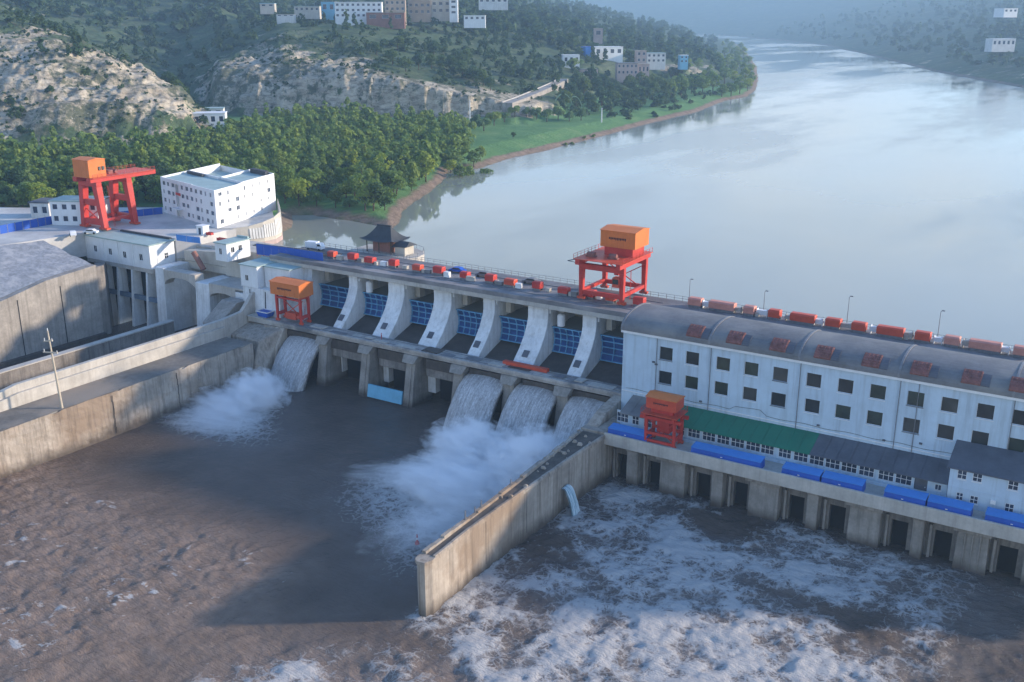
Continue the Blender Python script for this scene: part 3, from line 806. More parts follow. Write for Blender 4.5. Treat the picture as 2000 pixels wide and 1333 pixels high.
# the wood on the left bank, as an area on the ground
WOOD = pw([(-260, 470), (-20, 425), (85, 428), (250, 414), (330, 402), (440, 392), (545, 398), (640, 402), (740, 420), (790, 398), (850, 358), (868, 330), (925, 300), (905, 272), (870, 254), (800, 254), (700, 240),
            (600, 240), (500, 254), (440, 272), (350, 296), (200, 306), (0, 312), (-200, 328), (-350, 366)], G)
WOODN = np.array(WOOD)
bb0, bb1 = WOODN.min(0), WOODN.max(0)
step = 6.6
cand = []
gxx = np.arange(bb0[0], bb1[0], step); gyy = np.arange(bb0[1], bb1[1], step)
CXX, CYY = np.meshgrid(gxx, gyy)
CXX = (CXX + nrng.uniform(-2.4, 2.4, CXX.shape)).ravel(); CYY = (CYY + nrng.uniform(-2.4, 2.4, CYY.shape)).ravel()
ok = inpoly(CXX, CYY, WOODN) & (sdist(CXX, CYY, RIVER) > 4.5) & (sdist(CXX, CYY, np.array([(-420, 30), (-420, 165), (-330, 205), (-285, 234), (-256, 256), (-226, 256), (-226, 180), (-250, 30)], float)) > 3)
CXX, CYY = CXX[ok], CYY[ok]
dist = np.hypot(CXX, CYY)
o_ = np.argsort(dist)
CXX, CYY, dist = CXX[o_], CYY[o_], dist[o_]
gz = ground_n(CXX, CYY)[2]
NIND = 210
AREA = lambda u: ('behind the big gantry crane' if u < 330 else 'behind the white office block' if u < 560 else 'on the wooded point' if u < 800 else 'beside the meadow')
ntree = 0
mass_pts = []
for x, y, d_, z in zip(CXX, CYY, dist, gz):
    u, v = screen(x, y, z + 4)
    if ntree < NIND and -30 < u < 1000:
        kind, leaf = rng.choice([('round', 'leaf')] * 5 + [('round', 'leaf_dark')] * 2 + [('bush', 'leaf'), ('bush', 'leaf_pale'), ('bush', 'leaf_pale'), ('tall', 'leaf'), ('tall', 'leaf_pale'), ('tall', 'leaf_pale'), ('willow', 'leaf_pale')])
        nm = {'willow': 'drooping green willow', 'round': 'round crowned green tree', 'bush': 'low bushy green tree', 'tall': 'slender upright green tree'}[kind]
        if leaf == 'leaf_dark': nm = 'dark green round crowned tree'
        if leaf == 'leaf_pale': nm = 'pale ' + nm.replace('green ', 'green ')
        lab = nm + ' in the wood ' + AREA(u)
        plant(kind, leaf, x, y, rng.uniform(.8, 1.5), lab, lab.replace('tree', 'trees').replace('willow', 'willows'), z)
        ntree += 1
    else:
        mass_pts.append((x, y, z))

def merged_trees(name, pts, mat, protos, smin, smax, seed, tall=(.68, 1.02)):
    r = np.random.default_rng(seed)
    VS, FS, n0 = [], [], 0
    for (x, y, z) in pts:
        v, f = protos[r.integers(len(protos))]
        a = r.uniform(0, 6.28); s = r.uniform(smin, smax)
        ca, sa = cos(a) * s, sin(a) * s
        w = np.empty_like(v)
        w[:, 0] = v[:, 0] * ca - v[:, 1] * sa + x; w[:, 1] = v[:, 0] * sa + v[:, 1] * ca + y
        w[:, 2] = v[:, 2] * s * r.uniform(*tall) + z - .3
        VS.append(w); FS.append(f + n0); n0 += len(v)
    return mesh_np(name, np.concatenate(VS), np.concatenate(FS), mat)
far_protos = [quads_on_lobes(crown_lobes(k, 500 + i), 190, .58, 900 + i) for i, k in enumerate(['round', 'round', 'round', 'tall', 'tall', 'bush', 'willow'])]
wood = merged_trees('forest', mass_pts, M['leaf_mass'], far_protos, .75, 1.45, 21)
tag(wood, 'dense green riverside wood running back to the foot of the cliffs', 'forest', kind='stuff')
print('wood', ntree, len(mass_pts))

# meadow-edge and point trees, each on its own
def row(pts, kind, leaf, s, label, group):
    for (u, v) in pts:
        p = PZ(u, v, G + .6)
        plant(kind, leaf, p.x, p.y, s * rng.uniform(.85, 1.15), label, group)
row([(985, 243), (1005, 240), (1028, 238), (1048, 238), (1068, 240), (1090, 236), (1112, 238), (1135, 236)], 'willow', 'leaf_pale', 1.15, 'pale drooping willow in the row along the back of the meadow', 'willows along the back of the meadow')
row([(900, 252), (930, 250), (945, 258), (965, 247), (915, 262)], 'willow', 'leaf_pale', 1.3, 'pale willow standing between the wood and the meadow', 'willows between the wood and the meadow')
row([(905, 300), (925, 310), (938, 303), (948, 318), (890, 312), (915, 322), (880, 318), (898, 326)], 'round', 'leaf', 1.0, 'round tree at the water edge where the meadow begins', 'trees where the meadow begins')
row([(1002, 272)], 'round', 'leaf_dark', .42, 'small dark lone bush in the middle of the meadow', None)
row([(1105, 268), (1118, 266), (1142, 258), (1160, 254)], 'bush', 'leaf', .55, 'small bush on the meadow bank above the water', 'bushes on the meadow bank')
row([(1100, 222), (1125, 218), (1150, 215), (1175, 210), (1200, 208), (1225, 205), (1250, 200), (1275, 197), (1300, 194), (1140, 205), (1165, 202), (1190, 198), (1215, 195), (1240, 192), (1262, 188), (1285, 184), (1112, 210), (1128, 205), (1153, 198), (1178, 192), (1203, 188), (1228, 184), (1252, 180), (1275, 177), (1298, 180), (1312, 186)], 'round', 'leaf_dark', 1.75, 'dark tree in the belt behind the far end of the meadow', 'trees in the belt behind the far meadow')
row([(1310, 190), (1330, 188), (1350, 184), (1372, 184), (1392, 182), (1410, 184), (1428, 182), (1445, 178), (1460, 172), (1468, 160), (1455, 158), (1435, 162), (1415, 164), (1395, 166), (1375, 168), (1355, 170), (1335, 172), (1318, 174),
     (1340, 160), (1362, 156), (1385, 152), (1408, 148), (1430, 146), (1452, 144), (1466, 140), (1440, 132), (1420, 134), (1400, 138), (1455, 128), (1440, 118), (1425, 122), (1462, 122), (1452, 112), (1432, 110), (1440, 102), (1446, 98), (1425, 100), (1430, 92), (1412, 92), (1415, 108), (1405, 122), (1420, 86)], 'round', 'leaf', 1.8, 'round tree on the wooded headland where the river bends', 'trees on the wooded headland')
row([(740, 215), (770, 222), (795, 226), (820, 222), (845, 218), (862, 214), (880, 216), (905, 220), (925, 222), (945, 224), (958, 228), (780, 205), (850, 205), (910, 205)], 'round', 'leaf_dark', 1.45, 'tall dark tree in front of the pale cliff', 'dark trees in front of the pale cliff')
row([(352, 250), (340, 252), (362, 248)], 'round', 'leaf_dark', 1.5, 'dark tree at the foot of the rocky hill beside the small white house', 'trees beside the small white house')
row([(1118, 190), (1130, 185)], 'willow', 'leaf_pale', 1.5, 'pale willow near the end of the cliff road', 'willows near the cliff road')

# scrub and trees covering the hills
nS = 15000
st_ = nrng.uniform(ct[1], ct[-2], nS); sd = 520 * (3600 / 520) ** nrng.random(nS)
sx, sy, sz, sk, ss = land(sd, st_)
den = (1 - np.clip(sk * 1.6, 0, 1)) * sstep(27.5, 33, sz) * (.25 + .95 * sstep(-.15, .35, fbm(sx / 70, sy / 70, 4)))
su = st_ / ct[-1]
den = np.where((st_ < bearing_t(410)) & (sd < 760), den * .3 + .5 * sstep(.16, .44, fbm(sx / 34 + 5, sy / 34, 3)) * (sz > 30), den)
den = np.where((st_ > bearing_t(745)) & (st_ < bearing_t(1400)) & (sd > 690), np.maximum(den, .5 * (sk < .35)), den)
den = np.where((st_ > bearing_t(735)) & (st_ < bearing_t(860)) & (sd > 690) & (sd < 780), den * .12, den)
den = np.where((st_ > bearing_t(480)) & (st_ < bearing_t(690)) & (sd > 690) & (sd < 860), den * .25, den)
kp = (nrng.random(nS) < den) & (ss > 5)
pts = list(zip(sx[kp], sy[kp], sz[kp], sd[kp]))
n2 = 16000
bt = nrng.uniform(ct[1], bearing_t(1060), n2); bd = nrng.uniform(515, 830, n2)
bx, by, bz, bk, bsd = land(bd, bt)
bp = (.10 + .75 * sstep(.0, .35, fbm(bx / 26 + 9, by / 26, 4))) * (bz > 29.5) * (bsd > 5) * np.where(bk > .85, .55, 1)
bkp = nrng.random(n2) < bp
tiny = list(zip(bx[bkp], by[bkp], bz[bkp]))
bprot = [quads_on_lobes(crown_lobes('bush', 640 + i), 26, .8, 970 + i) for i in range(4)]
tag(merged_trees('hillside_bushes', tiny, M['scrub'], bprot, .22, .62, 33), 'small dark bushes dotted over the rocky slopes', 'bushes', kind='stuff')
near = [(x, y, z) for x, y, z, d in pts if d < 1000]; far_ = [(x, y, z) for x, y, z, d in pts if d >= 1000]
hp = [quads_on_lobes(crown_lobes(k, 700 + i), 80, .85, 950 + i) for i, k in enumerate(['round', 'round', 'bush', 'bush', 'tall'])]
hf = [quads_on_lobes(crown_lobes(k, 800 + i), 34, 1.5, 990 + i) for i, k in enumerate(['round', 'bush', 'round'])]
tag(merged_trees('hillside_scrub', near, M['scrub'], hp, .7, 1.35, 31), 'dark green scrub and trees over the nearer slopes', 'scrub', kind='stuff')
tag(merged_trees('hillside_woods', far_, M['scrub'], hf, 1.1, 2.2, 32), 'dark scrub covering the far hills', 'scrub', kind='stuff')
print('scrub', len(near), len(far_))
# ================================================================== walls with openings
def facade(mb, o, ux, nrm, W, Ht, ops, dep=.28):
    """outer skin of a wall: o = lower corner on the outer face, ux along it, nrm outward; ops = (a0,a1,b0,b1)"""
    o, ux, nrm = Vector(o), Vector(ux).normalized(), Vector(nrm).normalized()
    up = Vector((0, 0, 1))
    def T(a, b, c=0.0): return o + ux * a + up * b + nrm * c
    A = sorted({0.0, W} | {x for q in ops for x in q[:2]}); B = sorted({0.0, Ht} | {x for q in ops for x in q[2:]})
    for i in range(len(A) - 1):
        for j in range(len(B) - 1):
            am, bm = (A[i] + A[i + 1]) / 2, (B[j] + B[j + 1]) / 2
            if any(q[0] < am < q[1] and q[2] < bm < q[3] for q in ops): continue
            mb.add([T(A[i], B[j]), T(A[i + 1], B[j]), T(A[i + 1], B[j + 1]), T(A[i], B[j + 1])], [(0, 1, 2, 3)])
    for a0, a1, b0, b1 in ops:
        for p, q in (((a0, b0), (a1, b0)), ((a1, b0), (a1, b1)), ((a1, b1), (a0, b1)), ((a0, b1), (a0, b0))):
            mb.add([T(*p), T(*p, -dep), T(*q, -dep), T(*q)], [(0, 1, 2, 3)])
    return T

def window(T, q, parent, fm, pm, nv=1, nh=1, dep=.22, bw=.09, sill=True, name='window'):
    """frame (part) with its pane (sub-part) set back in an opening"""
    a0, a1, b0, b1 = q
    f = MB()
    def slab(x0, x1, y0, y1, c0, c1, mb):
        mb.hexa([T(x0, y0, c1), T(x1, y0, c1), T(x1, y0, c0), T(x0, y0, c0)], [T(x0, y1, c1), T(x1, y1, c1), T(x1, y1, c0), T(x0, y1, c0)])
    slab(a0, a0 + bw, b0, b1, -dep, -dep + .07, f); slab(a1 - bw, a1, b0, b1, -dep, -dep + .07, f)
    slab(a0 + bw, a1 - bw, b0, b0 + bw, -dep, -dep + .07, f); slab(a0 + bw, a1 - bw, b1 - bw, b1, -dep, -dep + .07, f)
    for i in range(1, nv):
        x = a0 + (a1 - a0) * i / nv
        slab(x - bw / 2, x + bw / 2, b0 + bw, b1 - bw, -dep, -dep + .065, f)
    for i in range(1, nh):
        y = b0 + (b1 - b0) * i / nh
        slab(a0 + bw, a1 - bw, y - bw / 2, y + bw / 2, -dep, -dep + .06, f)
    if sill: slab(a0 - .1, a1 + .1, b0 - .14, b0 - .01, -.05, .1, f)
    w = f.build(name, fm, parent)
    g = MB(); slab(a0 + bw * .5, a1 - bw * .5, b0 + bw * .5, b1 - bw * .5, -dep - .03, -dep + .02, g)
    g.build('pane', pm, w, off=OFF.get(parent.name))
    return w

# ================================================================== the spillway dam
PXC = [-172.1 + 13.9 * k for k in range(7)]        # pier centre lines; the last is the powerhouse corner
DECKZ = 13.8; ROADZ = 28.0
dam = wthing('spillway_dam', 'long concrete spillway dam with seven blue gated bays and leaning white piers', 'dam', (-130, 184, 0))
PROF = [(212, 26.9), (196, 26.9), (196, 23.2), (195.5, 21.5), (194.3, 19.2), (192.2, 16.6), (188.72, 13.4), (188.72, 2), (212, 2)]
PIER = [(-173.3, -170.4), (-160.3, -155.2), (-146.0, -140.7), (-131.4, -128.1), (-118.9, -113.5), (-104.5, -101.0)]
for k, (xa_, xb_) in enumerate(PIER):
    x = (xa_ + xb_) / 2 - .2
    b = MB(); b.prism(PROF, xa_, xb_, 'x')
    b.box(xb_ + .003, xb_ + .5, 196.4, 211, 24.6, 26.85)
    p = b.build('pier', M['pier'], dam, bevel=.08)
    q = MB()
    # rusty patched hatch near each pier foot
    q.hexa([(x - .9, 190.6, 15.1), (x + .6, 190.6, 15.1), (x + .6, 191.9, 16.3), (x - .9, 191.9, 16.3)], [(x - .9, 190.5, 15.24), (x + .6, 190.5, 15.24), (x + .6, 191.8, 16.44), (x - .9, 191.8, 16.44)])
    q.build('hatch', M['roof_dark'], p, off=OFF[dam.name])
# abutments of the gated part
b = MB(); b.prism([(212, 12.53), (184, 12.53), (181, 8), (179, -4), (212, -4)], -192.6, -185.6, 'x')
b.build('abutment_foot', M['stained_wall'], dam, bevel=.08)
b = MB(); b.prism([(212, 27.2), (196, 27.2), (195.6, 25), (194.6, 20.5), (192.4, 16.8), (188.8, 13.3), (188.8, 12.54), (212, 12.54)], -192.6, -185.6, 'x')
b.build('abutment', M['pier'], dam, bevel=.08)
b = MB(); b.prism([(212, 26.9), (196, 26.9), (196, 20), (189, 13.3), (189, -4), (212, -4)], -88.4, -87.62, 'x')
b.build('abutment', M['pier'], dam)
# bays: chute floor, gate, sill beams
edges = [-185.6] + PXC[:6] + [-88.4]
for k in range(7):
    xa = PIER[k - 1][1] if k else -185.6; xb = PIER[k][0] if k < 6 else -88.4
    b = MB(); prof = [(203, 15.4), (199.5, 15.3), (196, 14.2), (192, 12.9), (188, 12.3), (185, 12.0), (185, 9.6), (203, 9.6)]
    b.prism(prof, xa + .003, xb - .003, 'x')
    b.build('chute_floor', M['concrete_wet'], dam)
    lift = [0.3, 0.0, 0.2, -.2, 0.1, -.3, -.2][k]
    z0, z1 = 15.4 + lift, 21.4 + lift * .6
    pl = MB(); rib = MB(); n = 6
    def gy(z): return 198.9 - .9 * ((z - (z0 + z1) / 2) / 3) ** 2
    zs = [z0 + (z1 - z0) * i / n for i in range(n + 1)]
    rows = [[(xx, gy(z), z) for xx in (xa + .1, xb - .1)] for z in zs]
    pl.grid(rows)
    pl.grid([[(xx, gy(z) + .35, z) for xx in (xb - .1, xa + .1)] for z in zs])
    g = pl.build('sluice_gate', M['gate_plate'], dam)
    for z in [z0 + (z1 - z0) * t for t in (.02, .26, .5, .74, .985)]:
        rib.box(xa + .12, xb - .12, gy(z) - .42, gy(z) - .01, z - .09, z + .09)
    nv = 4 + k % 2
    for i in range(nv + 1):
        xx = xa + .3 + (xb - xa - .6) * i / nv
        for j in range(n):
            za, zb = zs[j] + .05, zs[j + 1] - .05
            rib.hexa([(xx - .08, gy(za) - .36, za), (xx + .08, gy(za) - .36, za), (xx + .08, gy(za) - .02, za), (xx - .08, gy(za) - .02, za)],
                     [(xx - .08, gy(zb) - .36, zb), (xx + .08, gy(zb) - .36, zb), (xx + .08, gy(zb) - .02, zb), (xx - .08, gy(zb) - .02, zb)])
    rib.build('gate_grid', M['gate_rib'], g, off=OFF[dam.name])
    b = MB(); b.box(xa + .02, xb - .02, 199.8, 200.8, 24.6, 26.3); b.build('hoist_beam', M['concrete_pale'], dam)
    b = MB(); b.box(xa + .02, xb - .02, 206.5, 207.6, 23.8, 26.2); b.build('hoist_beam', M['concrete_pale'], dam)
    b = MB(); b.box(xa + .5, xa + 1.9, 200.0, 202, 21.9, 24.595); b.build('hoist_bracket', M['beige'], dam)
    b = MB(); b.box(xb - 2.2, xb - 1.2, 200.1, 201.6, 22.0, 24.595); b.build('hoist_bracket', M['beige'], dam)
    if k in (1, 5):
        b = MB(); b.cyl((xa + 2.6, 197.6, 21.8), (xa + 2.6, 197.6, 24.2), .9, n=14); b.sphere((xa + 2.6, 197.6, 24.2), .9, 14, 8, .6); b.build('float_tank', M['trim'], dam)
    b = MB(); b.box(xa + .01, xb - .01, 209.0, 210, 18, 26.8)
    b.build('breast_wall', M['beige'], dam)
    # lower story: breast beam and dark sluiceway under the deck
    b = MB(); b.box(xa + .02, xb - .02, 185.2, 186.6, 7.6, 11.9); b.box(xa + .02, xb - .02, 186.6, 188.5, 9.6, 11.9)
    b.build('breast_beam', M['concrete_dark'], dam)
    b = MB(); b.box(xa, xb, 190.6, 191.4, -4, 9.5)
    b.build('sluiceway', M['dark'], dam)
# lower pillars
for k, x in enumerate(PXC):
    b = MB()
    b.hexa([(x - 1.45, 181.2, -4), (x + 1.45, 181.2, -4), (x + 1.45, 190.5, -4), (x - 1.45, 190.5, -4)],
           [(x - 1.3, 184.2, 12.5), (x + 1.3, 184.2, 12.5), (x + 1.3, 190.5, 12.5), (x - 1.3, 190.5, 12.5)])
    if k in (1, 2): b.hexa([(x + .15, 180.85, -4), (x + .55, 180.85, -4), (x + .55, 181.3, -4), (x + .15, 181.3, -4)], [(x + .15, 183.9, 12.3), (x + .55, 183.9, 12.3), (x + .55, 184.4, 12.3), (x + .15, 184.4, 12.3)])
    b.hexa([(x - 1.7, 182.5, 10.9), (x + 1.7, 182.5, 10.9), (x + 1.7, 186, 10.9), (x - 1.7, 186, 10.9)], [(x - 2.2, 184.0, 12.52), (x + 2.2, 184.0, 12.52), (x + 2.2, 186, 12.52), (x - 2.2, 186, 12.52)])
    b.build('pillar', M['pier_low'], dam, bevel=.06)
# lower deck
b = MB(); b.box(-189.8, -88.45, 184.3, 188.7, 12.55, DECKZ)
b.box(-189.8, -88.45, 183.95, 184.3, 13.2, DECKZ + .12)
b.build('lower_deck', M['deck'], dam, bevel=.05)
r = random.Random(5)
x = -178
while x < -95:
    b = MB(); w = r.uniform(1.5, 6)
    b.box(x, x + w, 184.6 + r.uniform(0, 1.2), 185.9 + r.uniform(.2, 2.4), DECKZ + .02, DECKZ + r.uniform(.08, .3))
    b.build('deck_plate', M[r.choice(['concrete_pale', 'concrete_pale', 'steel', 'concrete_wet'])], dam)
    x += w + r.uniform(.3, 3.5)
b = MB()
for y in (185.2, 187.7): b.box(-189.5, -89, y - .05, y + .05, DECKZ, DECKZ + .13)
b.build('crane_rail', M['steel'], dam)
# road bridge along the crest
b = MB(); b.box(-200, 24, 195.2, 211.5, 26.9, ROADZ - .02); b.box(-200, 24, 194.7, 195.2, 27.2, ROADZ + .25)
b.build('bridge_deck', M['asphalt'], dam, bevel=.05)
b = MB(); b.box(-200, 24, 194.66, 194.9, 26.2, 27.2)
b.build('edge_beam', M['concrete_pale'], dam)
b = MB()
for y in (198.6, 207.2): b.box(-200, -90, y - .06, y + .06, ROADZ - .02, ROADZ + .12)
b.build('crane_rail', M['steel'], dam)
b = MB()
for y in (211.2,):
    for i in range(112):
        x = -199 + 2 * i; b.box(x - .04, x + .04, y - .04, y + .04, ROADZ, ROADZ + 1.15)
    for z in (.55, 1.1): b.box(-199.6, 23.5, y - .03, y + .03, ROADZ + z - .03, ROADZ + z + .03)
b.build('railing', M['steel'], dam)
b = MB(); b.prism([(211.5, 26.88), (212.2, 26.88), (213.5, -6), (196.9, -6), (196.9, 20.9), (211.5, 20.9)], -87.55, 24, 'x')
b.build('dam_body', M['concrete'], dam)
# pale cyan stop log between two pillars
t = tag(MB().hexa([(-156.5, 181.6, .3), (-145.9, 181.6, .3), (-145.9, 182.1, .3), (-156.5, 182.1, .3)], [(-156.5, 182.2, 3.4), (-145.9, 182.2, 3.4), (-145.9, 182.7, 3.4), (-156.5, 182.7, 3.4)]).build('stoplog_panel', M['panel_cyan'], None, bevel=.04),
        'pale cyan panel hanging at water level between two lower pillars', 'panel')

# ---- water pouring from the lower sluices
m, nt, N, L, bs = nmat('falling_water')
P = N.new('ShaderNodeTexCoord').outputs['Object']
f1 = n_noise(nt, 1.0, 6, .75, P, (2.2, .22, .22)); f2 = n_noise(nt, 2.2, 5, .75, P, (1.6, .8, .5))
k = n_math(nt, 'ADD', n_math(nt, 'MULTIPLY', f1, .6), n_math(nt, 'MULTIPLY', f2, .5))
c = n_ramp(nt, k, [(.36, (.17, .15, .14)), (.52, (.38, .355, .34)), (.70, (.74, .73, .72))])
L.new(c, bs.inputs['Base Color']); bs.inputs['Roughness'].default_value = .45
n_bump(nt, bs, k, .9, .5)
M['fall'] = m
def fall(x0, x1, label, reach=13.5, seed=0):
    b = MB(); r = np.random.default_rng(seed); n = 40; mrows = 26
    rows = []
    for j in range(mrows + 1):
        t_ = j / mrows
        row_ = []
        for i in range(n + 1):
            s = i / n
            x = x0 + (x1 - x0) * s
            edge = 1 - .16 * (2 * s - 1) ** 4
            wob = .35 * float(fbm(np.array([x * .9 + seed]), np.array([t_ * 3.0]), 3)[0])
            y = 186.2 - reach * t_ * edge - wob * t_
            z = 10.6 - 11.8 * (t_ ** 1.9) + .12 * wob + .5 * sin(pi * s) * (1 - t_)
            spread = (s - .5) * 1.2 * t_
            row_.append((x + spread, y, z))
        rows.append(row_)
    b.grid(rows)
    nv = len(b.v)
    b.grid([[(p[0], p[1] + .8, p[2] - .55) for p in reversed(rw)] for rw in rows])
    # close the sides so the sheet has thickness
    W_ = n + 1
    for j in range(mrows):
        a0, a1 = j * W_, (j + 1) * W_
        c0, c1 = nv + j * W_ + n, nv + (j + 1) * W_ + n
        b.f.append((a0, a1, c1, c0))
        b.f.append((a0 + n, nv + j * W_, nv + (j + 1) * W_, a1 + n))
    o = b.build('waterfall', m, None, smooth=True)
    return tag(o, label, 'waterfall', 'water pouring from the open sluices')
fall(-184.6, -173.7, 'curved sheet of grey water pouring from the first sluice below the orange crane', 12.5, 1)
fall(-128.6, -118.1, 'sheet of grey water pouring from the sluice in the middle of the dam', 13.5, 2)
fall(-114.8, -104.2, 'sheet of grey water pouring from the second sluice from the powerhouse', 14, 3)
fall(-100.9, -91.2, 'sheet of grey water pouring from the sluice against the powerhouse wall', 13.5, 4)

# ================================================================== powerhouse
PHX0, PHX1, PHY, EAVE = -87.5, 17.0, 182.0, 28.7
ph = wthing('powerhouse', 'long white powerhouse with two rows of dark windows under a grey vaulted roof', 'powerhouse', (-40, 189, 10))
ops = []
for c, rw in (([1301, 1352, 1412, 1467, 1524, 1589, 1651, 1714, 1788, 1854, 1924, 1994], 0), ([1299, 1350, 1408, 1464, 1520, 1586, 1646, 1708, 1780, 1847, 1914, 1985], 1)):
    xs = [PY(u, 0, PHY).x if False else PY(u, (690 if rw == 0 else 738) + .19 * (u - 1300), PHY).x for u in c]
    xs += [xs[-1] + 6.0 * (i + 1) for i in range(4)]
    zc = 25.15 if rw == 0 else 20.05
    for x in xs:
        ops.append((x - 1.4 - PHX0, x + 1.4 - PHX0, zc - 1.36 - 10, zc + 1.36 - 10))
b = MB()
T = facade(b, (PHX0, PHY, 10), (1, 0, 0), (0, -1, 0), PHX1 - PHX0, EAVE - 10, ops, .35)
b.add([(PHX0, PHY, 10), (PHX0, 196, 10), (PHX0, 196, EAVE), (PHX0, PHY, EAVE)], [(3, 2, 1, 0)])
b.add([(PHX1, PHY, 10), (PHX1, 196, 10), (PHX1, 196, EAVE), (PHX1, PHY, EAVE)], [(0, 1, 2, 3)])
b.add([(PHX0, 196, 10), (PHX1, 196, 10), (PHX1, 196, EAVE), (PHX0, 196, EAVE)], [(3, 2, 1, 0)])
JX = [PY(u, v, PHY).x for u, v in [(1387, 667), (1562, 698), (1757, 732), (1980, 770)]]
for x in JX: b.box(x - .05, x + .05, PHY - .05, PHY - .003, 15, EAVE - .02)
b.build('wall', M['white_shade_tint'], ph)
b = MB(); b.box(PHX0 - .3, PHX1 + .3, PHY - .5, PHY - .06, EAVE - .45, EAVE + .02); b.box(PHX0 + .1, PHX1, PHY - .12, PHY - .004, 15.6, 15.75)
b.build('cornice', M['trim'], ph)
b = MB()
for x in JX + [PHX0 + 7.2, -30]:
    b = MB(); b.cyl((x + .4, PHY - .13, 14.8), (x + .4, PHY - .13, EAVE - .46), .07, n=6)
    b.build('downpipe', M['steel'], ph)
r = random.Random(31)
for x, z in ((-80.5, 23.0), (-79.9, 22.6), (-46.5, 16.6), (-34.5, 16.3), (-28.2, 17.1), (-70, 16.6)):
    b = MB(); b.box(x - .25, x + .25, PHY - .3, PHY - .003, z - .15, z + .15); b.build('wall_box', M['roof_dark'], ph)
b = MB(); pr = None
for i in range(60):
    x = PHX0 + 1 + i * 1.25; z = 16.25 + .12 * sin(i * .9) + (.9 if 18 < i < 24 else 0)
    if pr: b.bar(pr, (x, PHY - .06, z), .05)
    pr = (x, PHY - .06, z)
b.build('cable', M['black'], ph)
for i, q in enumerate(ops):
    w = window(T, q, ph, M['trim'] if i % 4 else M['steel'], M[['glass', 'glass_green', 'glass', 'glass_dust', 'glass_green'][(i * 7) % 5]], 1, 1, .3, .08)
# vaulted roof
def vault(t): # t 0..1 front to back
    a = pi * t
    return 189.0 - 7.6 * cos(a) * (1 if True else 0), EAVE + .05 + 3.3 * sin(a) ** .8
b = MB(); n = 22
top = [vault(i / n) for i in range(n + 1)]
xsr = [PHX0 - .4] + [PHX0 + (PHX1 - PHX0) * i / 40 for i in range(1, 40)] + [PHX1 + .4]
b.grid([[(x, y, z) for x in xsr] for y, z in top])
b.prism([(y, z - .04) for y, z in top] , PHX0 - .35, PHX0 - .3, 'x')
b.prism([(y, z - .04) for y, z in top] , PHX1 + .3, PHX1 + .35, 'x')
rf = b.build('roof', M['roof_grey'], ph, smooth=False)
for x in JX + [PHX0 - .1]:
    rb = MB()
    for i in range(n):
        (ya, za), (yb, zb) = top[i], top[i + 1]
        rb.hexa([(x - .2, ya, za), (x + .2, ya, za), (x + .2, yb, zb), (x - .2, yb, zb)], [(x - .2, ya - .02, za + .14), (x + .2, ya - .02, za + .14), (x + .2, yb - .02, zb + .14), (x - .2, yb - .02, zb + .14)])
    rb.build('roof_rib', M['steel'], rf, off=OFF[ph.name])
vx = [PY(u, v, 183.5).x for u, v in [(1362, 648), (1440, 660), (1525, 674), (1612, 688), (1705, 706), (1800, 722), (1900, 738), (1993, 756)]] + [-5, 3, 11]
def patch(mb, x0, x1, t0, t1, h):
    s = 5
    for i in range(s):
        ya, za = vault(t0 + (t1 - t0) * i / s); yb, zb = vault(t0 + (t1 - t0) * (i + 1) / s)
        mb.hexa([(x0, ya, za + .01), (x1, ya, za + .01), (x1, yb, zb + .01), (x0, yb, zb + .01)], [(x0, ya - h * .5, za + h), (x1, ya - h * .5, za + h), (x1, yb - h * .3, zb + h), (x0, yb - h * .3, zb + h)])
for x in vx:
    b = MB(); patch(b, x - 1.55, x + 1.55, .07, .27, .3)
    for i in range(5): patch(b, x - 1.45 + .68 * i, x - 1.3 + .68 * i, .075, .265, .38)
    o = b.build('roof_vent', M['roof_rust'], ph)
    b = MB(); patch(b, x + 1.56, x + 3.0, .07, .25, .12)
    b.build('roof_hatch', M['roof_dark'], ph)

# ================================================================== lean-to annexe in front of the powerhouse
AXY = 176.7
ax = wthing('machine_annex', 'low white lean-to annexe with green and dark grey roof and a long row of windows', 'annexe', (-55, 179, 10))
axx0, axx1 = -84.6, -22.2
wc = [(1216, 1), (1241, .6), (1355, 1), (1384, 1.05), (1412, 1), (1440, 1.05), (1470, 1.1), (1498, 1.0), (1532, .95), (1563, 1.05), (1594, 1.05), (1625, 1.05), (1657, 1.1), (1691, 1.05), (1729, 1.05), (1763, 1.1)]
wops = []
for u, s in wc + [(1268, 1), (1295, 1), (1325, 1)]:
    x = PY(u, 820 + (u - 1216) * .236, AXY).x
    wops.append((x - 1.27 * s - axx0, x + 1.27 * s - axx0, .85, 2.9))
xd = PY(1797, 955, AXY).x; dop = (xd - 1.1 - axx0, xd + 1.1 - axx0, .05, 2.7)
xs_ = PY(1831, 960, AXY).x; sop = (xs_ - .55 - axx0, xs_ + .55 - axx0, 1.2, 2.3)
b = MB()
T = facade(b, (axx0, AXY, 10), (1, 0, 0), (0, -1, 0), axx1 - axx0, 3.35, wops + [dop, sop], .2)
b.add([(axx0, AXY, 10), (axx0, 181.9, 10), (axx0, 181.9, 14.9), (axx0, AXY, 13.35)], [(3, 2, 1, 0)])
b.add([(axx1, AXY, 10), (axx1, 181.9, 10), (axx1, 181.9, 14.9), (axx1, AXY, 13.35)], [(0, 1, 2, 3)])
b.box(axx0, axx1, AXY - .9, AXY - .003, 9.99, 10.55)
b.build('wall', M['white_shade_tint'], ax)
for q in wops: window(T, q, ax, M['trim'], M['glass_blue'], 3 if q[1] - q[0] > 2.3 else 2, 2, .12, .09, False)
window(T, sop, ax, M['trim'], M['glass_blue'], 2, 1, .12, .08)
b = MB(); b.box(xd - 1.08, xd + 1.08, AXY + .1, AXY + .16, 10.06, 12.68)
d_ = b.build('door', M['roof_dark'], ax)
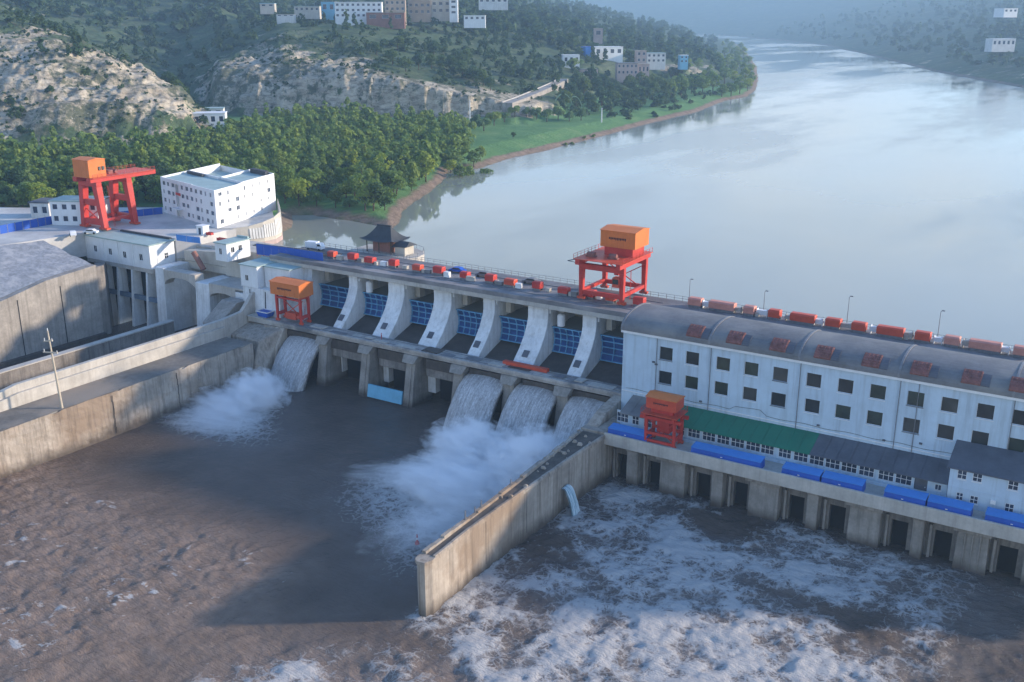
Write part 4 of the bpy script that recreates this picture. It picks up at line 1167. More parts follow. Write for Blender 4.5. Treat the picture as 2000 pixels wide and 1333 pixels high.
MB().box(xd + .7, xd + .8, AXY + .02, AXY + .1, 11.1, 11.3).build('handle', M['trim'], d_, off=OFF[ax.name])
gx0 = PY(1322, 800, 179).x; gx1 = PY(1592, 860, 179).x
for xa, xb, mt, nm in ((axx0 - .2, gx0 - .02, 'roof_grey', 'roof'), (gx0, gx1, 'roof_green', 'roof'), (gx1 + .02, axx1 + .2, 'roof_dark', 'roof')):
    b = MB(); b.hexa([(xa, 175.7, 13.0), (xb, 175.7, 13.0), (xb, 181.95, 14.92), (xa, 181.95, 14.92)], [(xa, 175.7, 13.13), (xb, 175.7, 13.13), (xb, 181.95, 15.05), (xa, 181.95, 15.05)])
    nseam = int((xb - xa) / 2.2)
    for i in range(1, nseam):
        x = xa + (xb - xa) * i / nseam
        b.hexa([(x - .04, 175.7, 13.12), (x + .04, 175.7, 13.12), (x + .04, 181.95, 15.04), (x - .04, 181.95, 15.04)], [(x - .04, 175.7, 13.19), (x + .04, 175.7, 13.19), (x + .04, 181.95, 15.11), (x - .04, 181.95, 15.11)])
    o = b.build(nm, M[mt], ax)
    o['label'] = {'roof_grey': 'grey end of the roof', 'roof_green': 'green middle stretch of the roof', 'roof_dark': 'dark grey stretch of the roof'}[mt]

# ---- two-storey block at the right
tb = wthing('office_block', 'two-storey white block with a dark pitched roof at the end of the annexe', 'building', (-8, 178, 10))
tx0, tx1, tyf = -21.9, 17.0, 174.9
tops = []
for u, v, w, h in [(1879, 928, .75, .8), (1909, 934, .75, .75), (1979, 949, .8, .85), (1874, 970, .55, .7), (1902, 977, .65, .7), (1971, 993, .7, .8)]:
    p = PY(u, v, tyf); tops.append((p.x - w - tx0, p.x + w - tx0, p.z - h - 10, p.z + h - 10))
for x in (-4, 1.5, 7, 12.5):
    for z in (2.2, 5.4): tops.append((x - .8 - tx0, x + .8 - tx0, z - .8, z + .8))
b = MB()
T = facade(b, (tx0, tyf, 10), (1, 0, 0), (0, -1, 0), tx1 - tx0, 7.0, tops, .2)
b.add([(tx0, tyf, 10), (tx0, 181.9, 10), (tx0, 181.9, 19.0), (tx0, tyf, 17)], [(3, 2, 1, 0)])
b.add([(tx1, tyf, 10), (tx1, 181.9, 10), (tx1, 181.9, 19.0), (tx1, tyf, 17)], [(0, 1, 2, 3)])
b.box(tx0, tx1, tyf - .07, tyf - .003, 13.2, 13.35)
b.build('wall', M['white_shade_tint'], tb)
for q in tops: window(T, q, tb, M['trim'], M['glass_blue'], 2, 2, .12, .09)
b = MB(); b.hexa([(tx0 - .5, tyf - .6, 16.75), (tx1 + .4, tyf - .6, 16.75), (tx1 + .4, 181.9, 19.0), (tx0 - .5, 181.9, 19.0)], [(tx0 - .5, tyf - .6, 16.95), (tx1 + .4, tyf - .6, 16.95), (tx1 + .4, 181.9, 19.2), (tx0 - .5, 181.9, 19.2)])
b.build('roof', M['roof_dark'], tb)
p = PY(1940, 980, tyf)
b = MB(); b.box(p.x - .4, p.x + .4, tyf - .4, tyf - .01, p.z - .35, p.z + .35); b.cyl((p.x - .05, tyf - .41, p.z), (p.x - .05, tyf - .45, p.z), .26, n=12)
b.build('air_conditioner', M['trim'], tb)

# ================================================================== tailrace deck with draft-tube piers
td = wthing('tailrace_deck', 'concrete draft tube deck on heavy piers with dark openings above foaming water', 'deck', (-40, 174, 0))
b = MB(); b.box(-85.2, 17, 170.3, 176.69, 8.75, 10.0)
b.build('deck_slab', M['concrete_pale'], td)
b = MB(); b.box(-85.2, 17, 169.75, 170.28, 8.3, 10.75)
b.build('parapet', M['concrete_pale'], td, bevel=.05)
px_ = lambda u, v: PY(u, v, 171.5).x
bigs = [(px_(1289, 940), px_(1336, 960)), (px_(1462, 985), px_(1518, 1000)), (px_(1656, 1030), px_(1717, 1040)), (px_(1866, 1080), px_(1926, 1090))]
smalls = [(px_(1224, 930), px_(1245, 930)), (px_(1390, 960), px_(1411, 960)), (px_(1575, 1000), px_(1597, 1000)), (px_(1780, 1050), px_(1803, 1050))]
bigs += [(bigs[-1][0] + 17.9, bigs[-1][1] + 17.9)]; smalls += [(smalls[-1][0] + 17.6, smalls[-1][1] + 17.6)]
for i, (xa, xb) in enumerate(bigs):
    b = MB(); bt = .35 if i == 3 else .1
    b.hexa([(xa - bt, 171.2 - bt, -4), (xb + bt, 171.2 - bt, -4), (xb + bt, 177, -4), (xa - bt, 177, -4)], [(xa, 171.4, 7.4), (xb, 171.4, 7.4), (xb, 177, 7.4), (xa, 177, 7.4)])
    b.box(xa - .7, xb + .4, 170.5, 177, 7.41, 8.72)
    if i == 3:
        for q in (.25, .5, .75):
            x = xa + (xb - xa) * q; b.box(x - .12, x + .12, 170.95, 171.3, -2, 7.2)
    b.build('wide_pier', M['pier_low'], td, bevel=.06)
for xa, xb in smalls:
    b = MB(); b.box(xa, xb, 171.2, 177, -4, 7.4)
    b.hexa([(xa, 171.0, 7.41), (xb, 171.0, 7.41), (xb, 177, 7.41), (xa, 177, 7.41)], [(xa - .35, 170.45, 8.7), (xb + .35, 170.45, 8.7), (xb + .35, 177, 8.7), (xa - .35, 177, 8.7)])
    b.build('narrow_pier', M['pier_low'], td, bevel=.06)
cuts = sorted(bigs + smalls)
lo = [-84.9] + [c_[1] for c_ in cuts]; hi = [c_[0] for c_ in cuts] + [17]
for xa, xb in zip(lo, hi):
    b = MB(); dk = MB(); posts = MB()
    if xb - xa < 1.5: continue
    w = xb - xa
    q0, q1 = (xa + w * .28, xa + w * .8)
    facade(b, (xa, 173.6, -4), (1, 0, 0), (0, -1, 0), w, 12.7, [(q0 - xa, q1 - xa, 0, 9.3)], 1.2)
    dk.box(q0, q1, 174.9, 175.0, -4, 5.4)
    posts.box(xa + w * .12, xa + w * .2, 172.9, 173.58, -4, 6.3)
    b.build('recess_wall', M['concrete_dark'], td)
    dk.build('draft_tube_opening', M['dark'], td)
    posts.build('gate_slot_post', M['concrete'], td)

# blue covers standing on the deck
def cover(u0, v0, u1, v1, label, grp='blue covers along the tailrace deck'):
    x0, x1 = PZ(u0, v0, 10).x, PZ(u1, v1, 10).x
    t = wthing('deck_cover', label, 'cover', ((x0 + x1) / 2, 171.9, 10), grp)
    b = MB(); y0, y1, y2 = 170.55, 170.75, 173.2
    b.hexa([(x0, y0, 10), (x1, y0, 10), (x1, y2, 10), (x0, y2, 10)], [(x0 + .1, y1, 11.5), (x1 - .1, y1, 11.5), (x1 - .1, y2 - .1, 11.75), (x0 + .1, y2 - .1, 11.75)])
    nn = max(2, int((x1 - x0) / 1.3))
    for i in range(1, nn):
        x = x0 + (x1 - x0) * i / nn; b.hexa([(x - .03, y0 - .035, 10.05), (x + .03, y0 - .035, 10.05), (x + .03, y0 + .1, 10.05), (x - .03, y0 + .1, 10.05)], [(x - .03, y1 - .035, 11.45), (x + .03, y1 - .035, 11.45), (x + .03, y1 + .1, 11.45), (x - .03, y1 + .1, 11.45)])
    b.build('side_panel', M['blue'], t)
    b = MB(); b.hexa([(x0 + .02, y1 - .1, 11.52), (x1 - .02, y1 - .1, 11.52), (x1 - .02, y2, 11.78), (x0 + .02, y2, 11.78)], [(x0 + .02, y1 - .1, 11.6), (x1 - .02, y1 - .1, 11.6), (x1 - .02, y2, 11.86), (x0 + .02, y2, 11.86)])
    b.build('top_panel', M['blue_top'], t)  # lid coloured paler than the sides to imitate reflected sky
    xm = x0 + (x1 - x0) * .45
    b = MB(); b.box(xm - .18, xm + .18, y0 + .02, y0 + .16, 10.8, 10.92)
    b.build('badge', M['trim'], t)
cover(1176, 858, 1252, 877, 'short blue cover on the deck behind the small red gantry crane')
cover(1338, 897, 1480, 925, 'long single blue cover on the deck just right of the small red gantry')
cover(1520, 935, 1596, 952, 'short blue cover with a pale blue top below the green roof edge')
cover(1598, 953, 1680, 971, 'blue cover with a slanted end below the dark grey roof')
cover(1719, 984, 1802, 1003, 'blue cover on the deck in front of the annexe door')
cover(1804, 1004, 1892, 1022, 'blue cover on the deck at the corner of the two-storey block')
cover(1918, 1029, 2040, 1056, 'blue cover in front of the two-storey block at the right edge')

# ================================================================== middle dividing wall
mw = wthing('dividing_wall', 'long weathered concrete dividing wall running out into the water', 'wall', (-88, 111, 0))
b = MB()
outl = [(-87.6, 112.2), (-87.3, 111.2), (-86.6, 110.7), (-85.6, 110.9), (-85.1, 112.2)]
right_e = [(-85.7, 124), (-85.6, 140), (-85.4, 156), (-85.0, 170)]
left_e = [(-90.6, 170), (-89.5, 156), (-88.6, 140), (-88.0, 124)]
poly = outl + right_e + left_e
b.prism(poly, -6, 9.6, 'z')
b.build('wall_body', M['stained_wall'], mw)
b = MB()
b.prism([(p[0] + (.2 if p[0] > -86.4 else -.2), p[1] - (.25 if p[1] < 114 else 0)) for p in poly], 9.6, 10.15, 'z')
b.build('coping', M['stained_wall'], mw, bevel=.05)
def wx(y, side): return float(np.interp(y, [112, 124, 140, 156, 170], [-87.5, -88.0, -88.6, -89.5, -90.6] if side < 0 else [-85.1, -85.7, -85.6, -85.4, -85.0]))
b = MB(); r = random.Random(8)
for i in range(22):
    ya, yb = 113 + 2.58 * i, 113 + 2.58 * (i + 1) - .03
    h = 10.55 + .25 * r.random() - (.25 if r.random() < .15 else 0)
    xl, xl2 = wx(ya, -1), wx(yb, -1)
    b.hexa([(xl - .1, ya, 10.16), (xl + .75, ya, 10.16), (xl2 + .75, yb, 10.16), (xl2 - .1, yb, 10.16)], [(xl - .05, ya, h), (xl + .65, ya, h), (xl2 + .65, yb, h), (xl2 - .05, yb, h)])
    xr, xr2 = wx(ya, 1), wx(yb, 1); h2 = 10.32 + .12 * r.random()
    b.hexa([(xr - .45, ya, 10.16), (xr + .1, ya, 10.16), (xr2 + .1, yb, 10.16), (xr2 - .45, yb, 10.16)], [(xr - .4, ya, h2), (xr + .05, ya, h2), (xr2 + .05, yb, h2), (xr2 - .4, yb, h2)])
b.build('kerb', M['stained_wall'], mw)
b = MB()
for i in range(22):
    ya, yb = 113 + 2.58 * i, 113 + 2.58 * (i + 1)
    b.add([(wx(ya, -1) + .7, ya, 10.17), (wx(ya, 1) - .4, ya, 10.17), (wx(yb, 1) - .4, yb, 10.17), (wx(yb, -1) + .7, yb, 10.17)], [(0, 1, 2, 3)])
b.build('walkway', M['dust_dark'], mw)
b = MB()
for i in range(34):
    y = 132 + 50 * r.random() ** .7; x = r.uniform(wx(y, -1) + .2, wx(y, 1) - .4); s = r.uniform(.12, .5)
    b.hexa([(x - s, y - s, 10.2), (x + s, y - s * .6, 10.2), (x + s * .8, y + s, 10.2), (x - s * .7, y + s, 10.2)], [(x - s * .6, y - s * .5, 10.35 + s), (x + s * .5, y - s * .4, 10.3 + s), (x + s * .3, y + s * .6, 10.25 + s), (x - s * .4, y + s * .4, 10.4 + s * .6)])
b.build('rubble', M['stained_wall'], mw)
b = MB()
for y, h in ((125, 1.5), (130, 1.2), (128, .9), (140, 1.0)): b.cyl((wx(y, -1) + .3, y, 10.5), (wx(y, -1) + .3, y, 10.75 + h), .16, .1, 6)
b.build('mooring_post', M['steel'], mw)
for yy in (128, 141, 156):
    MB().box(wx(yy, 1) - .1, wx(yy, 1) + .02, yy - .04, yy + .04, 1.5, 9.5).build('joint', M['dark'], mw)
# broad shelf where the wall meets the powerhouse
b = MB(); b.prism([(-90.6, 170.1), (-85.01, 170.1), (-85.21, 183.9), (-87.6, 183.9), (-90.4, 183.9)], -6, 10.6, 'z')
b.hexa([(-90.3, 172, 10.61), (-87.6, 172, 10.61), (-87.6, 183.8, 10.61), (-90.3, 183.8, 10.61)], [(-90.1, 176, 12.4), (-87.8, 176, 12.4), (-87.6, 183.8, 13.4), (-90.2, 183.8, 13.4)])
b.build('shelf', M['stained_wall'], mw, bevel=.08)
# outlet in its side
b = MB(); rows = []
for j in range(13):
    t_ = j / 12
    rows.append([(-84.95 + 2.6 * t_ ** .8, 152.9 + 2.2 * i / 8 + .5 * (i / 8 - .5) * t_, 5.6 - 5.9 * t_ ** 1.7 + .1 * sin(i * 2.1 + j)) for i in range(9)])
b.grid(rows); b.grid([[(p[0] - .25, p[1], p[2] - .2) for p in reversed(rw)] for rw in rows])
m2, nt, N, L, bs = nmat('outlet_water')
k = n_noise(nt, 1.0, 5, .7, mscale=(.4, 3.5, .35))
L.new(n_ramp(nt, k, [(.38, (.10, .24, .30)), (.62, (.62, .70, .72))]), bs.inputs['Base Color']); bs.inputs['Roughness'].default_value = .4
tag(b.build('outlet_jet', m2, None, smooth=True), 'small blue-white jet of water falling from the side of the dividing wall', 'waterfall')
# ================================================================== left bank walls
tw = wthing('training_wall', 'broad sunlit concrete training wall with a dusty berm and a raised parapet', 'wall', (-194, 110, 0))
b = MB(); b.prism([(-189.0, -6), (-189.3, 10.0), (-199.5, 10.0), (-199.5, -6)], 20, 176, 'y')
b.build('wall_body', M['concrete_pale'], tw)
b = MB(); rows = []
for j in range(60):
    y = 20 + 156 * j / 59
    rows.append([(x, y, 10.16 + (0 if i in (0, 8) else .1 * float(fbm(np.array([x / 3.]), np.array([y / 3.]), 3)[0]))) for i, x in enumerate(np.linspace(-189.25, -199.4, 9))])
b.grid(rows)
b.build('berm', M['dust'], tw, smooth=True)
b = MB(); b.prism([(20, 10.3), (20, 12.0), (92, 12.0), (104, 12.4), (118, 14.7), (176, 14.6), (183, 15.2), (187.5, 19.4), (190, 19.4), (190, 2), (20, 2)], -200.6, -199.45, 'x')
b.prism([(20, 10), (20, 11.2), (104, 11.2), (118, 13.0), (176, 12.9), (176, 2), (20, 2)], -199.44, -198.7, 'x')
b.build('parapet', M['concrete_pale'], tw, bevel=.05)
# the water face, uneven and spalled along its top edge
b = MB(); rows = []
ys = np.arange(20, 176.4, .9); zs = np.linspace(-3, 10.25, 18)
Yg, Zg = np.meshgrid(ys, zs)
rel = .30 * fbm(Yg / 6.0, Zg / 3.0 + 9, 4) + .12 * fbm(Yg / 1.6, Zg / 1.4, 3)
chip = np.clip(fbm(ys / 3.1 + 2, ys * 0 + 4, 4) - .12, 0, 1)
for j in range(len(zs)):
    rows.append([(-188.75 + .02 * (10 - zs[j]) * .5 + float(rel[j, i]), float(ys[i]), float(zs[j] - (chip[i] * .9 if j == len(zs) - 1 else chip[i] * .4 if j == len(zs) - 2 else 0))) for i in range(len(ys))])
rows.append([(-189.6, float(ys[i]), 10.02 - chip[i] * .6) for i in range(len(ys))])
b.grid(rows[::-1])
b.build('water_face', M['stained_wall'], tw, smooth=False)
r = random.Random(3)
for y in (70, 104, 133, 151):
    b = MB(); yy = y
    for k_ in range(6):
        y2 = yy + r.uniform(-.25, .25); b.hexa([(-188.6, yy - .03, 9.6 - 1.5 * k_ - 1.5), (-188.42, yy - .03, 9.6 - 1.5 * k_ - 1.5), (-188.42, yy + .03, 9.6 - 1.5 * k_ - 1.5), (-188.6, yy + .03, 9.6 - 1.5 * k_ - 1.5)], [(-188.6, y2 - .04, 9.6 - 1.5 * k_), (-188.42, y2 - .04, 9.6 - 1.5 * k_), (-188.42, y2 + .04, 9.6 - 1.5 * k_), (-188.6, y2 + .04, 9.6 - 1.5 * k_)]); yy = y2
    b.build('crack', M['concrete_wet'], tw)
# abutment between the training wall and the first sluice
ab = wthing('dam_abutment', 'sloping brown concrete abutment between training wall and first sluice', 'abutment', (-190, 180, 0))
b = MB()
b.hexa([(-205, 176.1, -6), (-186.2, 170, -6), (-185.8, 184, -6), (-205, 187.5, -6)], [(-200, 178.5, 10.2), (-188.6, 178, 10.2), (-186.2, 184, 12.4), (-200, 187.5, 12.4)])
b.build('abutment_block', M['stained_wall'], ab, bevel=.3)
b = MB(); b.box(-199, -190, 184.4, 187.6, 12.41, 13.75); b.box(-199, -193, 184, 187.9, 13.76, 14.0)
b.build('landing', M['concrete_pale'], ab)

# lower lock walls behind the parapet
lw = wthing('lock_wall', 'low shaded concrete lock wall with a pale rim behind the parapet', 'wall', (-226, 150, 0))
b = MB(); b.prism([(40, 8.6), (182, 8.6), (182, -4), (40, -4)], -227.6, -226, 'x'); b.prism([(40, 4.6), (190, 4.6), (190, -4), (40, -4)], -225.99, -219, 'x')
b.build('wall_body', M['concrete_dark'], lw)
b = MB(); b.box(-227.8, -225.7, 40, 182, 8.61, 8.9)
b.build('coping', M['concrete_pale'], lw)
cwm = M['tail']
c_ = MB(); c_.grid([[(x, y, 1.2) for x in (-258, -240, -220, -200)] for y in (30, 80, 130, 200)])
tag(c_.build('lock_channel_water', cwm), 'dark still water in the lock channel behind the training wall', 'water', kind='structure')
# high quay wall of the lock channel
qw = wthing('quay_wall', 'tall stained concrete quay wall of the lock channel below the gravel bank', 'wall', (-254, 150, 0))
b = MB(); b.prism([(60, -6), (60, 13.5), (110, 14.6), (140, 17.2), (150, 18.6), (162, 21.0), (178, 22.2), (178, -6)], -256.5, -252, 'x')
b.build('wall_body', M['concrete'], qw)
b = MB()
for y, d in ((120, 0), (138, 0), (153, 0), (166, .1)): b.box(-252.02, -251.9, y - .1, y + .1, 1, 15 + (y - 120) * .08)
b.build('joint', M['dark'], qw)
b = MB(); b.prism([(60, 2.2), (178, 2.2), (178, 1.2), (60, 1.2)], -252, -250.8, 'x')
b.build('ledge', M['concrete_wet'], qw)
b = MB(); b.hexa([(-252.05, 178.01, -6), (-252.05, 180.5, -6), (-267, 192.5, -6), (-270, 190.2, -6)], [(-252.05, 178.01, 21.6), (-252.05, 180.5, 21.6), (-267, 192.5, 18.6), (-270, 190.2, 18.6)])
b.build('return_wall', M['concrete_dark'], qw)
# gravel bank and plaza
def sheet(name, pts, mat, label, cat, thick=.4, kind='structure'):
    b = MB(); n = len(pts)
    b.add(list(pts) + [(x, y, z - thick) for x, y, z in pts], [tuple(range(n)), tuple(range(2 * n - 1, n - 1, -1))] + [((i + 1) % n, i, n + i, n + (i + 1) % n) for i in range(n)])
    return tag(b.build(name, mat), label, cat, kind=kind)
M['gravel'] = surf('blue_grey_gravel', (0.27, 0.285, 0.31), .95, .35, .8, bump=1.0, patch=(.34, .345, .36))
M['plaza'] = surf('pale_plaza_paving', (0.48, 0.47, 0.455), .9, .2, .12, patch=(.56, .54, .50))
rows = []
for j in range(31):
    y = 60 + (178 - 60) * j / 30
    zb = float(np.interp(y, [60, 110, 140, 150, 162, 178], [13.6, 14.7, 17.3, 18.7, 21.1, 22.25]))
    xt = -292 + (y - 60) * .13
    rows.append([(xt + (-254 - xt) * i / 10, y, 27.0 + (zb - 27.0) * (i / 10) + (.7 * float(fbm(np.array([y / 4.]), np.array([i * 1.3]), 2)[0]) if 0 < i < 10 else 0)) for i in range(11)])
gb = MB(); gb.grid(rows)
tag(gb.build('gravel_bank', M['gravel'], None, smooth=True), 'sloping blue-grey gravel bank between the quay wall and the plaza', 'bank', kind='structure')
sheet('plaza_paving', [(-420, 40, 27.05), (-292.2, 40, 27.05), (-292, 60, 27.05), (-278.3, 165.2, 27.05), (-272.5, 189.7, 27.05), (-272.5, 199.4, 27.05), (-243, 199.4, 27.05), (-239, 205, 27.05), (-239.5, 216, 27.05), (-237, 223, 27.05), (-236.5, 230, 27.05), (-241, 238, 27.05), (-254, 250, 27.05), (-258, 253, 27.05), (-285, 234, 27.05), (-330, 205, 27.05), (-420, 165, 27.05)], M['plaza'], 'pale paved yard around the gantry crane and the office block', 'yard', thick=7)

# ================================================================== lock headworks
hw = wthing('lock_headworks', 'concrete lock headworks with arched piers and beige upper walls', 'headworks', (-220, 195, 0))
b = MB(); b.box(-254, -232, 204, 214, -6, 24.6); b.box(-232, -192.7, 203, 214, -6, 25.6)
b.build('main_block', M['concrete_pale'], hw, bevel=.1)
XA = lambda u, v, y=190: PY(u, v, y).x
def ribs(x0, x1, ztop, batter=1.0, y0=190):
    b = MB(); b.hexa([(x0 - .2, y0 - batter, -6), (x1 + .4, y0 - batter, -6), (x1 + .4, 204, -6), (x0 - .2, 204, -6)], [(x0, y0, ztop), (x1, y0, ztop), (x1, 204, ztop), (x0, 204, ztop)])
    b.build('arch_pier', M['pier'], hw, bevel=.1)
xr = [XA(306, 560), XA(322, 560), XA(382, 560), XA(408, 560), XA(458, 560), XA(476, 560)]
ribs(xr[0], xr[1], 20.5); ribs(xr[2], xr[3], 18.3, 1.4); ribs(xr[4], xr[5], 17.6)
def archbeam(x0, x1, zt, zs, zc):
    b = MB(); pts = [(x0, zt), (x0, zs)]
    for i in range(1, 12):
        a = pi - pi * i / 12
        pts.append(((x0 + x1) / 2 + (x1 - x0) / 2 * cos(a), zs + (zc - zs) * sin(a)))
    pts += [(x1, zs), (x1, zt)]
    b.prism(pts, 190.05, 193.2, 'y')
    b.build('arch_beam', M['concrete_pale'], hw)
archbeam(xr[1] + .01, xr[2] - .01, 20.2, 15.6, 18.4)
archbeam(xr[3] + .01, xr[4] - .01, 18.2, 14.6, 16.4)
b = MB(); b.box(xr[1] + .5, xr[2] - .5, 201.5, 203.9, 2, 12.5); b.build('lock_gate', M['concrete_wet'], hw)
b = MB(); b.box(xr[3] + .3, xr[4] - .3, 199, 203.9, -6, 9.6); b.build('inner_wall', M['concrete_dark'], hw)
b = MB(); b.box(xr[0], xr[5], 189.8, 203.9, 18.35, 18.8) if False else b.box(xr[3], xr[5] + 1, 190.0, 199, 18.21, 18.7)
b.build('walkway', M['concrete_pale'], hw)
b = MB(); b.hexa([(-240, 199.5, 18.7), (-222, 199.5, 18.7), (-222, 203, 18.7), (-240, 203, 18.7)], [(-240, 199.5, 23.8), (-222, 199.5, 25.4), (-222, 203, 25.4), (-240, 203, 23.8)])
b.box(-222, -209, 198.8, 203, 18.7, 23.2)
b.build('upper_wall', M['beige'], hw, bevel=.06)
# stair wall climbing to the block
b = MB(); b.prism([(178, 6), (178, 12), (185, 16.5), (188.6, 16.5), (188.6, 6)], -209.5, -203.4, 'x')
b.build('stair_flank', M['concrete'], hw, bevel=.08)
# leaning pipe
p0, p1 = PY(398, 527, 197), PY(378, 493, 197)
tag(MB().cyl(p0, p1, .8, .8, 14).build('leaning_pipe', M['brick'], None), 'thick brown pipe leaning against the beige headworks wall', 'pipe')

# ---- gatehouse with bays
gh = wthing('gatehouse', 'white gatehouse with pale teal flat roof over tall dark bays', 'building', (-258, 195, 0))
gx0, gx1, gyf, gyb = XA(168, 490), XA(293, 505), 190.0, 199.0
gops = [(PY(u, v, gyf).x - .75 - gx0, PY(u, v, gyf).x + .75 - gx0, PY(u, v, gyf).z - 1.0 - 19.5, PY(u, v, gyf).z + 1.0 - 19.5) for u, v in [(186, 486), (215, 492), (243, 498), (275, 503)]]
b = MB()
T = facade(b, (gx0, gyf, 19.5), (1, 0, 0), (0, -1, 0), gx1 - gx0, 6.9, gops, .25)
TR = None
rops = [(1.2, 2.6, .2, 3.0), (5.2, 6.6, 2.2, 3.9)]
TR = facade(b, (gx1, gyf, 19.5), (0, 1, 0), (1, 0, 0), gyb - gyf, 6.9, rops, .25)
b.add([(gx0, gyf, 19.5), (gx0, gyb, 19.5), (gx0, gyb, 26.4), (gx0, gyf, 26.4)], [(3, 2, 1, 0)])
b.add([(gx0, gyb, 19.5), (gx1, gyb, 19.5), (gx1, gyb, 26.4), (gx0, gyb, 26.4)], [(3, 2, 1, 0)])
for x in [gx0 + (gx1 - gx0) * q for q in (.3, .52, .75)]: b.box(x - .18, x + .18, gyf - .2, gyf - .003, 19.5, 26.38)
b.build('wall', M['white'], gh)
for q in gops: window(T, q, gh, M['trim'], M['glass'], 2, 1, .15, .1)
window(TR, rops[1], gh, M['trim'], M['glass'], 2, 2, .15, .1)
b = MB(); b.box(gx1 - .2, gx1 - .1, gyf + 1.25, gyf + 2.55, 19.72, 22.48); b.build('door', M['trim'], gh)
b = MB(); b.box(gx0 - .4, gx1 + .4, gyf - .4, gyb + .3, 26.41, 26.75); b.build('roof', M['roof_teal'], gh)
b = MB(); b.box(gx0 + 6, gx1 - 1, gyb - .6, gyb + .2, 26.76, 27.3); b.build('roof_parapet', M['tile'], gh)
b = MB(); b.box(gx0 + .1, gx1 + .3, gyf + .05, gyb, 18.3, 19.49); b.build('floor_slab', M['concrete_pale'], gh)
M['bay_blue'] = surf('blue_grey_beam_paint', (.13, .19, .27), .7)
bx0, bx1 = XA(205, 560), xr[0] - .3
for i in range(4):
    x = bx0 + (bx1 - bx0) * (i + .02) / 3.6
    b = MB(); b.hexa([(x - .45, gyf - 2.2, -6), (x + .45, gyf - 2.2, -6), (x + .45, gyf + 3, -6), (x - .45, gyf + 3, -6)], [(x - .35, gyf + .2, 18.28), (x + .35, gyf + .2, 18.28), (x + .35, gyf + 3, 18.28), (x - .35, gyf + 3, 18.28)])
    b.build('bay_column', M['pier'], gh)
b = MB(); b.box(bx0 - 3, bx1, gyf - .3, gyf + .15, 9.6, 11.0); b.build('bay_beam', M['bay_blue'], gh)
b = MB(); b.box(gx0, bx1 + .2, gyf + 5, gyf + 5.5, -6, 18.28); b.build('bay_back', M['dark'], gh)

# ---- white control boxes beside the first bay
def boxhouse(name, label, x0, x1, y0, y1, z0, z1, fops=(), rops=(), roof='roof_teal', wall='white', off=.3):
    t = wthing(name, label, 'building', ((x0 + x1) / 2, (y0 + y1) / 2, z0))
    b = MB()
    T = facade(b, (x0, y0, z0), (1, 0, 0), (0, -1, 0), x1 - x0, z1 - z0, list(fops), .18)
    T2 = facade(b, (x1, y0, z0), (0, 1, 0), (1, 0, 0), y1 - y0, z1 - z0, list(rops), .18)
    b.add([(x0, y0, z0), (x0, y1, z0), (x0, y1, z1), (x0, y0, z1)], [(3, 2, 1, 0)])
    b.add([(x0, y1, z0), (x1, y1, z0), (x1, y1, z1), (x0, y1, z1)], [(3, 2, 1, 0)])
    b.build('wall', M[wall], t)
    for q in fops: window(T, q, t, M['trim'], M['glass'], 2, 1, .12, .08)
    for q in rops: window(T2, q, t, M['trim'], M['glass'], 2, 1, .12, .08)
    b = MB(); b.box(x0 - off, x1 + off, y0 - off, y1 + off, z1 + .002, z1 + .28)
    b.box(x0 + .2, x1 - .2, y1 - .5, y1 + .1, z1 + .285, z1 + .75)
    b.build('roof', M[roof], t)
    return t
ws = wthing('hoist_tower_base', 'tall streaked concrete block below the white control house', 'block', (-200, 192, 0))
wx0, wx1 = PY(474, 560, 188).x, PY(545, 560, 188).x
b = MB(); b.hexa([(wx0 - .2, 186.6, -4), (wx1 + 1.2, 186.0, -4), (wx1 + 1.2, 202.9, -4), (wx0 - .2, 202.9, -4)], [(wx0, 188, 20.6), (wx1, 188, 20.6), (wx1, 202.9, 20.6), (wx0, 202.9, 20.6)])
b.build('block_body', M['pier'], ws, bevel=.1)
b = MB()
for q in (.2, .62): b.hexa([(wx0 + (wx1 - wx0) * q - .12, 186.3, -2), (wx0 + (wx1 - wx0) * q + .12, 186.3, -2), (wx0 + (wx1 - wx0) * q + .12, 186.8, -2), (wx0 + (wx1 - wx0) * q - .12, 186.8, -2)], [(wx0 + (wx1 - wx0) * q - .12, 187.9, 20), (wx0 + (wx1 - wx0) * q + .12, 187.9, 20), (wx0 + (wx1 - wx0) * q + .12, 188.4, 20), (wx0 + (wx1 - wx0) * q - .12, 188.4, 20)])
b.build('joint', M['dark'], ws)
cx0, cx1 = PY(473, 530, 188.2).x, PY(500, 530, 188.2).x
boxhouse('control_house', 'small white control house with teal roof next to the orange crane', cx0 - .4, cx1 + .6, 187.9, 196, 20.62, 26.4, [(1.6, 2.8, 1.6, 3.2)], [], 'roof_teal')
boxhouse('control_house', 'wider white control house set back above the first sluice', cx1 + .95, -188.6, 190.3, 202, 19.6, 26.2, [(3.2, 4.3, 1.4, 3.0)], [], 'roof_teal', 'white')
p = PZ(490, 498, 25.6)
ga, gb_ = PZ(444, 506, 25.6), PZ(492, 495, 25.6)
boxhouse('guard_house', 'small white house with two windows on the headworks', ga.x - 4.6, ga.x, ga.y, max(gb_.y, ga.y + 7), 24.7, 29.6, [(1.5, 2.6, 1.8, 3.6)], [(1.6, 2.9, 2.2, 3.8), (4.4, 5.7, 2.3, 3.9)], 'roof_teal')
